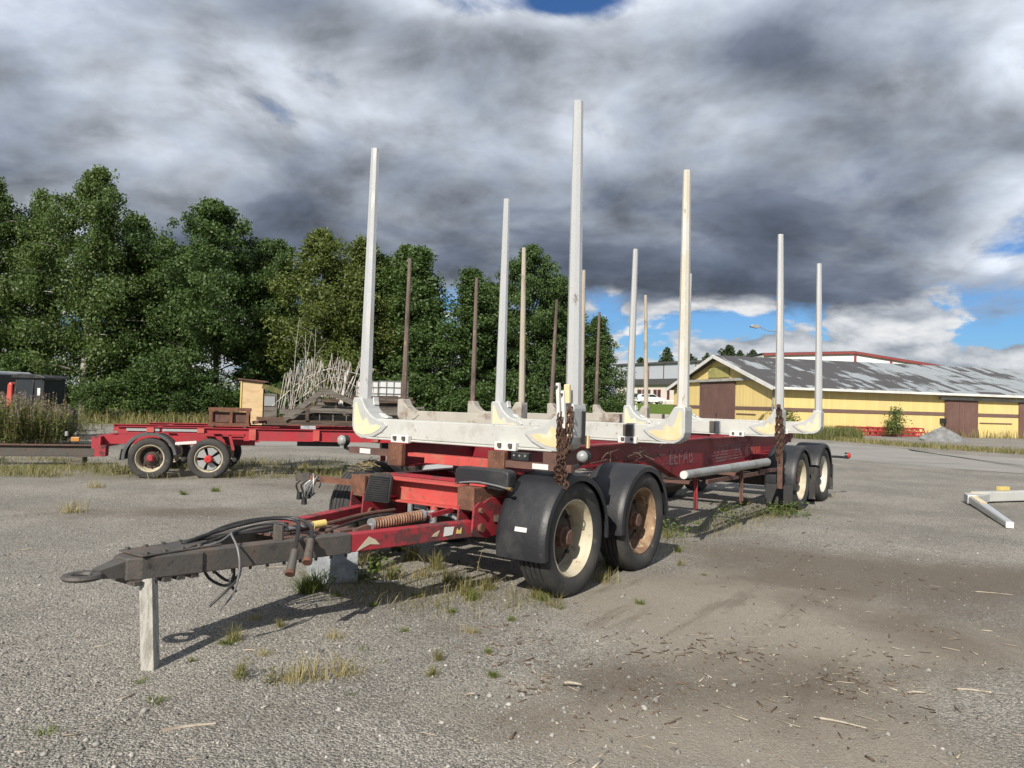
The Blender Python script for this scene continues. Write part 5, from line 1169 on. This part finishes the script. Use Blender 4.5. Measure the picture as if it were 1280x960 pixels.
# verge along the red trailer and girder
pts = in_poly_pts(22000, [(-14, 12.6), (-9, 13.2), (-5.2, 13.9), (-2.4, 14.9), (-2.2, 18.5), (-6, 17.6), (-9, 17.2), (-14, 16.6), (-20, 17.5), (-20, 13)], 1)
msk = np.sin(pts[:, 0] * 2.1 + pts[:, 1]) * np.sin(pts[:, 1] * 2.3 + 1 + pts[:, 0] * .7) + np.random.default_rng(2).normal(0, .35, len(pts)) > -.05
stuff_mesh('dry_grass', [blades(0, 0, 0, 0, 0, .04, .24, 4, 1.0, .0042, pts=pts[msk])], 'grass_mixed', 'dry yellow-green grass growing along the red flatbed trailer', 'grass')
pts = in_poly_pts(7000, [(-40, 33), (-25, 36), (6, 37), (6, 41), (-25, 41), (-40, 40)], 5)
stuff_mesh('tall_grass', [blades(0, 0, 0, 0, 0, .15, .75, 6, .6, .016, pts=pts)], 'grass_mixed', 'tall rank grass along the foot of the trees', 'grass')
vp = [(14.6, 43.8), (17.5, 44.6), (19.6, 38), (22, 33.6), (31, 28), (30.5, 27), (21.5, 30.5), (18.2, 35.5), (16.8, 41)]
pts = in_poly_pts(5200, vp, 7)
stuff_mesh('verge_grass', [blades(0, 0, 0, 0, 0, .08, .32, 8, .5, .014, pts=pts)], 'grass_mixed', 'patchy grass on the verge between road and barn yard', 'grass')
pts = in_poly_pts(2600, [(14.8, 43.2), (18.6, 44.8), (20.8, 46.5), (19.5, 42), (17, 41)], 9)
stuff_mesh('verge_weeds', [blades(0, 0, 0, 0, 0, .3, .85, 10, .3, .02, pts=pts)], 'weed_green', 'tall weeds gone to seed on the verge behind the rear wheels', 'weeds')
wl = [np.array([17.3 + .97 * s_ + .2, 50 + .242 * s_ - .35 - .5 * q]) for s_, q in zip(RNG.uniform(0, 30, 1200), RNG.random(1200))]
stuff_mesh('wall_weeds', [blades(0, 0, 0, 0, 0, .15, .75, 12, .3, .015, pts=np.array(wl))], 'grass_mixed', 'thin weeds along the foot of the barn wall', 'weeds')
# weeds under the trailer
RL = np.array([[math.sin(YAW), -math.cos(YAW)], [math.cos(YAW), math.sin(YAW)]])
def loc2(a, b): return np.stack([OX + a * math.sin(YAW) - b * math.cos(YAW), OY + a * math.cos(YAW) + b * math.sin(YAW)], -1)
rg = np.random.default_rng(15); A_, B_ = [], []
for ca, cb_, sa, sb, n in ((-.75, .75, .25, .25, 300), (-.9, 1.3, .3, .3, 380), (-.4, .25, .2, .12, 110), (.68, .14, .06, .06, 150), (-.3, 1.2, .3, .4, 240), (3.4, .7, .5, .3, 500), (4.4, .35, .25, .2, 260), (5.6, .3, .5, .2, 420), (6.3, .2, .3, .15, 300), (2.2, .5, .4, .3, 160), (-.32, .02, .05, .05, 60), (9.2, .2, .3, .2, 120)):
    A_.append(rg.normal(ca, sa, n)); B_.append(rg.normal(cb_, sb, n))
pts = loc2(np.concatenate(A_), np.concatenate(B_))
stuff_mesh('trailer_weeds', [blades(0, 0, 0, 0, 0, .02, .16, 16, .8, .0022, pts=pts)], 'grass_mixed', 'thin wild grass and weeds growing up under the timber trailer', 'weeds')
# leafy low weeds (flat leaves)
def leafy(n, centres, spread, h, size, seed, m, name, label, cat='weeds'):
    rg = np.random.default_rng(seed); idx = rg.integers(0, len(centres), n); C = np.zeros((n, 3)); C[:, :2] = np.array(centres)[idx] + rg.normal(0, 1, (n, 2)) * spread
    C[:, 2] = rg.random(n) ** 1.4 * h + .01
    nr = unit(rg.normal(0, .5, (n, 3)) + [0, 0, 1]); D = unit(np.cross(nr, rg.normal(0, 1, (n, 3)))); L = size * rg.uniform(.6, 1.4, n)
    V, F = quads(C, D, unit(np.cross(nr, D)), L, L * .5)
    return tag(kind(np_mesh(name, V, F, m, rg.random(n)), 'stuff'), label, cat)
lw = [tuple(loc2(np.array(a), np.array(b))) for a, b in ((3.6, .9), (3.3, .6), (5.9, .25), (6.2, .12), (6.35, .0), (5.5, .7), (4.9, .5), (3.9, 1.2), (-.6, 1.7))]
leafy(1500, lw, .16, .20, .022, 17, 'leaf_shrub', 'leafy_weeds', 'low leafy weeds in the shade under the timber trailer')
def tuft(n, h0, h1, s, sp, seed, m, wd=.003):
    V, F, a_ = blades(n, 0, 0, s, s, h0, h1, seed, sp, wd); return np_mesh('grass_tuft', V, F, m, a_)
TS = {'green': tuft(170, .05, .17, .026, 1.0, 1, 'grass_green'), 'small': tuft(70, .02, .07, .018, 1.2, 2, 'grass_green', .0025), 'dry': tuft(130, .03, .13, .05, .8, 3, 'grass_dry', .002), 'mixed': tuft(120, .04, .18, .028, .8, 4, 'grass_mixed', .0022)}
tl = {'green': 'dense green grass tuft growing in the gravel', 'small': 'small flat green grass tuft in bare gravel', 'dry': 'sparse dry straw-coloured grass patch in the gravel', 'mixed': 'yellow-green grass tuft with seed stems in the gravel'}
tu = set()
for px, py, kd, s in [(395, 738, 'green', 1.35), (383, 742, 'green', 1.1), (292, 802, 'mixed', .75), (285, 806, 'small', 1.2), (196, 880, 'small', 1.1), (57, 921, 'small', 1.), (172, 856, 'small', .8), (540, 846, 'mixed', .55), (548, 826, 'mixed', .5), (617, 845, 'small', .8), (430, 846, 'dry', 1.), (385, 850, 'dry', 1.2), (360, 852, 'dry', .8),
                      (590, 750, 'green', .7), (586, 744, 'mixed', 1.2), (672, 748, 'mixed', .9), (680, 752, 'green', .6), (505, 790, 'small', .8), (800, 755, 'small', .9), (848, 690, 'green', .5), (770, 706, 'mixed', 1.1), (760, 712, 'mixed', .9), (445, 705, 'mixed', 1.2), (470, 712, 'green', .9), (455, 815, 'small', .7), (465, 758, 'small', .8), (700, 762, 'small', .7), (560, 728, 'mixed', 1.0), (530, 720, 'dry', 1.0), (640, 775, 'small', .7), (420, 800, 'dry', .7), (850, 708, 'mixed', .5), (515, 700, 'mixed', 1.3), (430, 690, 'mixed', 1.0), (475, 692, 'mixed', 1.2), (500, 688, 'green', .9), (545, 712, 'mixed', 1.2), (572, 735, 'mixed', .9), (610, 738, 'mixed', 1.0), (455, 722, 'small', 1.2), (420, 745, 'small', 1.0), (520, 745, 'small', .9), (565, 765, 'small', .8), (835, 672, 'mixed', .8), (905, 640, 'mixed', 1.0), (930, 632, 'mixed', 1.2), (870, 655, 'small', 1.0), (320, 775, 'dry', .6), (350, 785, 'mixed', .5), (610, 815, 'small', .6), (480, 830, 'small', .6), (490, 722, 'mixed', 1.),
                      (300, 846, 'mixed', .6), (440, 870, 'small', .5), (880, 720, 'small', .7), (240, 828, 'small', .6), (330, 820, 'dry', .5), (120, 610, 'dry', 1.3), (90, 640, 'dry', 1.5), (380, 585, 'dry', 1.2), (230, 618, 'small', 1.6), (270, 614, 'small', 1.8), (590, 790, 'dry', .5), (720, 735, 'small', .9)]:
    g = G(px, py); o = TS[kd] if kd not in tu else TS[kd].copy()
    if kd in tu: COL.objects.link(o)
    tu.add(kd); o.location = g; o.scale = (s, s, s * random.uniform(.85, 1.2)); o.rotation_euler = (0, 0, random.uniform(0, 6)); o.name = 'grass_tuft'
    where = 'by the red flatbed trailer' if py < 645 and px < 500 else 'under the side hangers and rear frame' if py < 680 and px > 800 else 'beneath the drawbar' if px < 530 and py < 765 else 'beside the front wheels' if px < 900 and py < 770 else 'in the open gravel near the wooden post' if px < 345 else 'in the open gravel before the drawbar'
    tag(o, tl[kd].replace(' growing in the gravel', '').replace(' in bare gravel', '').replace(' in the gravel', '') + ' ' + where, 'grass tuft', kd + ' grass tufts ' + where)
# a few weed plants with leaves
for px, py, h in ((303, 852, .13), (335, 855, .08), (470, 700, .2), (595, 745, .5), (548, 700, .25)):
    g = G(px, py); rg = np.random.default_rng(px); n = 34; t = rg.random(n); C = np.column_stack([rg.normal(0, .018, n) + t * .02, rg.normal(0, .018, n), t * h])
    th = rg.uniform(0, 6.28, n); D = np.column_stack([np.cos(th), np.sin(th), rg.normal(.3, .3, n)]); D = unit(D); L = np.full(n, .016 if h < .3 else .01) * rg.uniform(.6, 1.3, n)
    V, F = quads(C + D * L[:, None], D, unit(np.cross(D, np.tile([0, 0, 1.], (n, 1)))), L, L * .4)
    wp = thing('weed_plant', {.13: 'leafy green weed seedling in open gravel', .08: 'short weed with a dark shadow beside the leafy seedling', .2: 'leafy weed beneath the drawbar', .5: 'tall thin straw-stemmed weed before the mudguard', .25: 'straw weed beneath the coil spring'}[h], 'weed', g)
    np_mesh('leaves', V, F, 'weed_green' if h < .3 else 'grass_dry', rg.random(n), wp); MB().tube(spline([(0, 0, -.01), (.01, 0, h * .5), (.02 if h < .3 else .09, 0, h * 1.05)], 4), .002, 5).build('stem', 'hay', wp)
# fireweed thicket at the left edge
for i, (px, py, n, hh, lab) in enumerate(((20, 560, 260, 1.35, 'fireweed thicket gone to pinkish seed beside the tractor'), (62, 556, 200, 1.05, 'lower fireweed clump at the end of the thicket by the dark girder'), (-25, 562, 160, 1.35, 'fireweed clump before the grey box body'))):
    g = G(px, py); rg = np.random.default_rng(100 + i); fw = thing('fireweed_clump', lab, 'fireweed', g)
    B0 = rg.normal(0, 1, (n, 2)) * [.55, .5]; H = hh * rg.uniform(.6, 1.12, n); ln = rg.normal(0, .1, (n, 2)); st_ = MB(); C, D, L, FC, FD, FL = [], [], [], [], [], []
    for q in range(n):
        b0 = Vector((*B0[q], 0)); t1 = Vector((B0[q][0] + ln[q][0], B0[q][1] + ln[q][1], H[q])); st_.tube([b0, b0.lerp(t1, .5), t1], .0035, 4, r1=.002)
        for k_ in range(34):
            f_ = rg.uniform(.12, .9); c = b0.lerp(t1, f_); th = rg.uniform(0, 6.28); d = Vector((math.cos(th), math.sin(th), rg.normal(.15, .3))).normalized(); l_ = .06 * rg.uniform(.6, 1.4); C.append(c + d * l_); D.append(d); L.append(l_)
        for k_ in range(11):
            f_ = rg.uniform(.76, 1.0); c = b0.lerp(t1, f_); th = rg.uniform(0, 6.28); d = Vector((math.cos(th), math.sin(th), .6)).normalized(); FC.append(c + d * .02); FD.append(d); FL.append(.03 * rg.uniform(.5, 1.2))
    C, D, L, FC, FD, FL = map(np.array, (C, D, L, FC, FD, FL)); up = np.array([0, 0, 1.])
    V, F = quads(C, D, unit(np.cross(D, np.tile(up, (len(D), 1)))), L, L * .28); np_mesh('leaves', V, F, 'fireweed_leaf', rg.random(len(C)), fw)
    V, F = quads(FC, FD, unit(np.cross(FD, np.tile(up, (len(FD), 1)))), FL, FL * .35); np_mesh('flowers', V, F, 'fireweed_flower', rg.random(len(FC)), fw)
    st_.build('stems', 'hay', fw)
# bare pale sapling stems in front of the olive birch
p = DP(378, 505, 33); bt_ = MB(); rg = np.random.default_rng(55)
for i in range(4):
    x = -.5 + i * .33; t_ = rg.normal(0, .18); hz_ = rg.uniform(3.6, 5.2)
    bt_.tube([(x, 0, 0), (x + t_ * .3, .05, hz_ * .35), (x + t_ * .8, 0, hz_ * .7), (x + t_ * 1.4, .1, hz_)], .022, 5, r1=.006)
    for k_ in range(7):
        f_ = rg.uniform(.35, .95); c_ = Vector((x + t_ * 1.2 * f_, .03, hz_ * f_)); bt_.tube([c_, c_ + Vector((rg.normal(0, .3), rg.normal(0, .2), rg.uniform(.4, .8)))], .007, 4, r1=.003)
bt_.build('bare_sapling', 'birch_bark', loc=(p.x, 33, 0)); tag(bpy.data.objects['bare_sapling'], 'leafless pale sapling stems standing behind the scrap pile', 'sapling')
# stones, chips and twigs strewn over the gravel
rg = np.random.default_rng(77); n = 36000
d = 2.4 * (11 / 2.4) ** rg.random(n); u_ = rg.uniform(-.74, .74, n); keep = (u_ * d < .75 + .5 * rg.normal(0, 1, n)) | (rg.random(n) < .12); u_, d = u_[keep], d[keep]; n = len(d); C = np.column_stack([u_ * d, d, np.zeros(n)]); C[:, 2] = terrain(C[:, 0], C[:, 1]) + .001
sz = .0025 + .0058 * rg.random(n) ** 2.5 + .016 * (rg.random(n) ** 22)
oct_ = np.array([[1, 0, 0], [0, 1, 0], [-1, 0, 0], [0, -1, 0], [0, 0, .75], [0, 0, -.75]]); fo_ = np.array([[0, 1, 4], [1, 2, 4], [2, 3, 4], [3, 0, 4], [1, 0, 5], [2, 1, 5], [3, 2, 5], [0, 3, 5]])
V = C[:, None, :] + (oct_[None] * rg.uniform(.6, 1.3, (n, 6, 1))) * sz[:, None, None]; th = rg.uniform(0, 6.28, n)
F = (np.arange(n)[:, None, None] * 6 + fo_[None]).reshape(-1, 3)
leaf_mat('stone', (.11, .106, .10), (.39, .378, .354), 0.0, .9, .2)
tag(kind(np_mesh('gravel_stones', V.reshape(-1, 3), F, 'stone', np.repeat(np.clip(rg.normal(.4, .25, n), 0, 1), 8)), 'stuff'), 'loose grey gravel stones strewn over the yard', 'gravel')
def strewn(n, seed, lmin, lmax, wmin, wmax, region, name, m, label, cat):
    rg = np.random.default_rng(seed); Vs = []; Fs = []
    fbox = np.array([(3, 2, 1, 0), (4, 5, 6, 7), (0, 1, 5, 4), (1, 2, 6, 5), (2, 3, 7, 6), (3, 0, 4, 7)])
    for i in range(n):
        c = region(rg); L = lmin + (lmax - lmin) * rg.random() ** 3; w_ = rg.uniform(wmin, wmax); t = w_ * rg.uniform(.35, .8); th = rg.uniform(0, 3.14); tilt = rg.normal(0, .05)
        a = np.array([math.cos(th), math.sin(th), tilt]); s_ = np.array([-math.sin(th), math.cos(th), 0]); k_ = rg.normal(0, .25)
        base = np.array([c[0], c[1], float(terrain(np.array(c[0]), np.array(c[1]))) + t * .5 + .002])
        Vs += [base + a * x * L / 2 + s_ * (y * w_ / 2 * (1 if x < 0 else .55) + k_ * w_ * x) + np.array([0, 0, z * t / 2]) for z in (-1, 1) for x, y in ((-1, -1), (1, -1), (1, 1), (-1, 1))]; Fs.append(fbox + i * 8)
    return tag(kind(np_mesh(name, np.array(Vs), np.concatenate(Fs), m, rg.random(n * 6)), 'stuff'), label, cat)
leaf_mat('chip_pale', (.16, .13, .10), (.48, .43, .35), 0.0, .85, .2); leaf_mat('chip_dark', (.05, .037, .028), (.17, .12, .085), 0.0, .9, .2)
def reg_all(rg):
    d = 2.6 * (12 / 2.6) ** rg.random(); return rg.uniform(-.72, .72) * d, d
def reg_dark(rg):
    px, py, sx, sy = [(1130, 725, 110, 40), (1010, 860, 110, 40), (960, 820, 120, 50), (1100, 800, 150, 80), (300, 640, 200, 25), (780, 860, 60, 30), (1000, 690, 100, 20), (640, 800, 40, 20), (660, 830, 30, 30), (1060, 850, 50, 15), (880, 810, 50, 10)][rg.integers(11)]
    g = G(px + rg.normal(0, sx), max(560, py + rg.normal(0, sy))); return g.x, g.y
strewn(420, 1, .015, .11, .003, .009, reg_all, 'wood_splinters', 'chip_pale', 'pale wood splinters scattered over the whole yard', 'wood chips')
strewn(800, 2, .01, .085, .003, .010, reg_dark, 'bark_chips', 'chip_dark', 'dark bark chips strewn over the worn dirt patches', 'bark')
strewn(380, 3, .015, .14, .002, .007, reg_dark, 'straw_splinters', 'chip_pale', 'pale splinters lying on the worn dirt patches', 'wood chips')
for px, py, L, th, r, lab in ((232, 913, .26, .45, .011, 'thick pale stick lying alone in the open gravel'), (715, 857, .11, -.15, .010, 'short pale wood slab near a dark bark patch'), (1215, 865, .20, -.2, .008, 'pale straight stick on the worn tyre track'), (1050, 905, .24, -.5, .007, 'forked pale twig lying on the dirt'), (1240, 742, .32, -.3, .005, 'thin branch lying across dark dirt'), (1145, 868, .12, .1, .009, 'flat pale chip between two sticks'), (590, 870, .07, .3, .008, 'small dark stick beside bare gravel'), (345, 690 + 20, .2, .2, .006, 'thin twig beside the drawbar shadow')):
    g = G(px, py); b = MB(); b.tube(spline([(-L / 2 * math.cos(th), -L / 2 * math.sin(th), r), (0, .01, r * 1.2), (L / 2 * math.cos(th), L / 2 * math.sin(th), r)], 4), r, 6, r1=r * .5)
    if 'forked' in lab: b.tube([(0, .01, r), (.08, -.05, r)], r * .7, 5, r1=r * .3)
    tag(b.build('stick', 'stick', loc=g, smooth=True), lab, 'stick')
# long white strip on the ground under the drawbar
g = G(473, 728); tag(MB().tube(spline([(-.12, .06, .012), (-.02, -.02, .012), (.08, -.02, .012), (.16, .03, .012)], 5), .009, 6).build('pale_hose_piece', 'tag', loc=g, smooth=True), 'curved white piece of hose lying under the drawbar', 'hose')
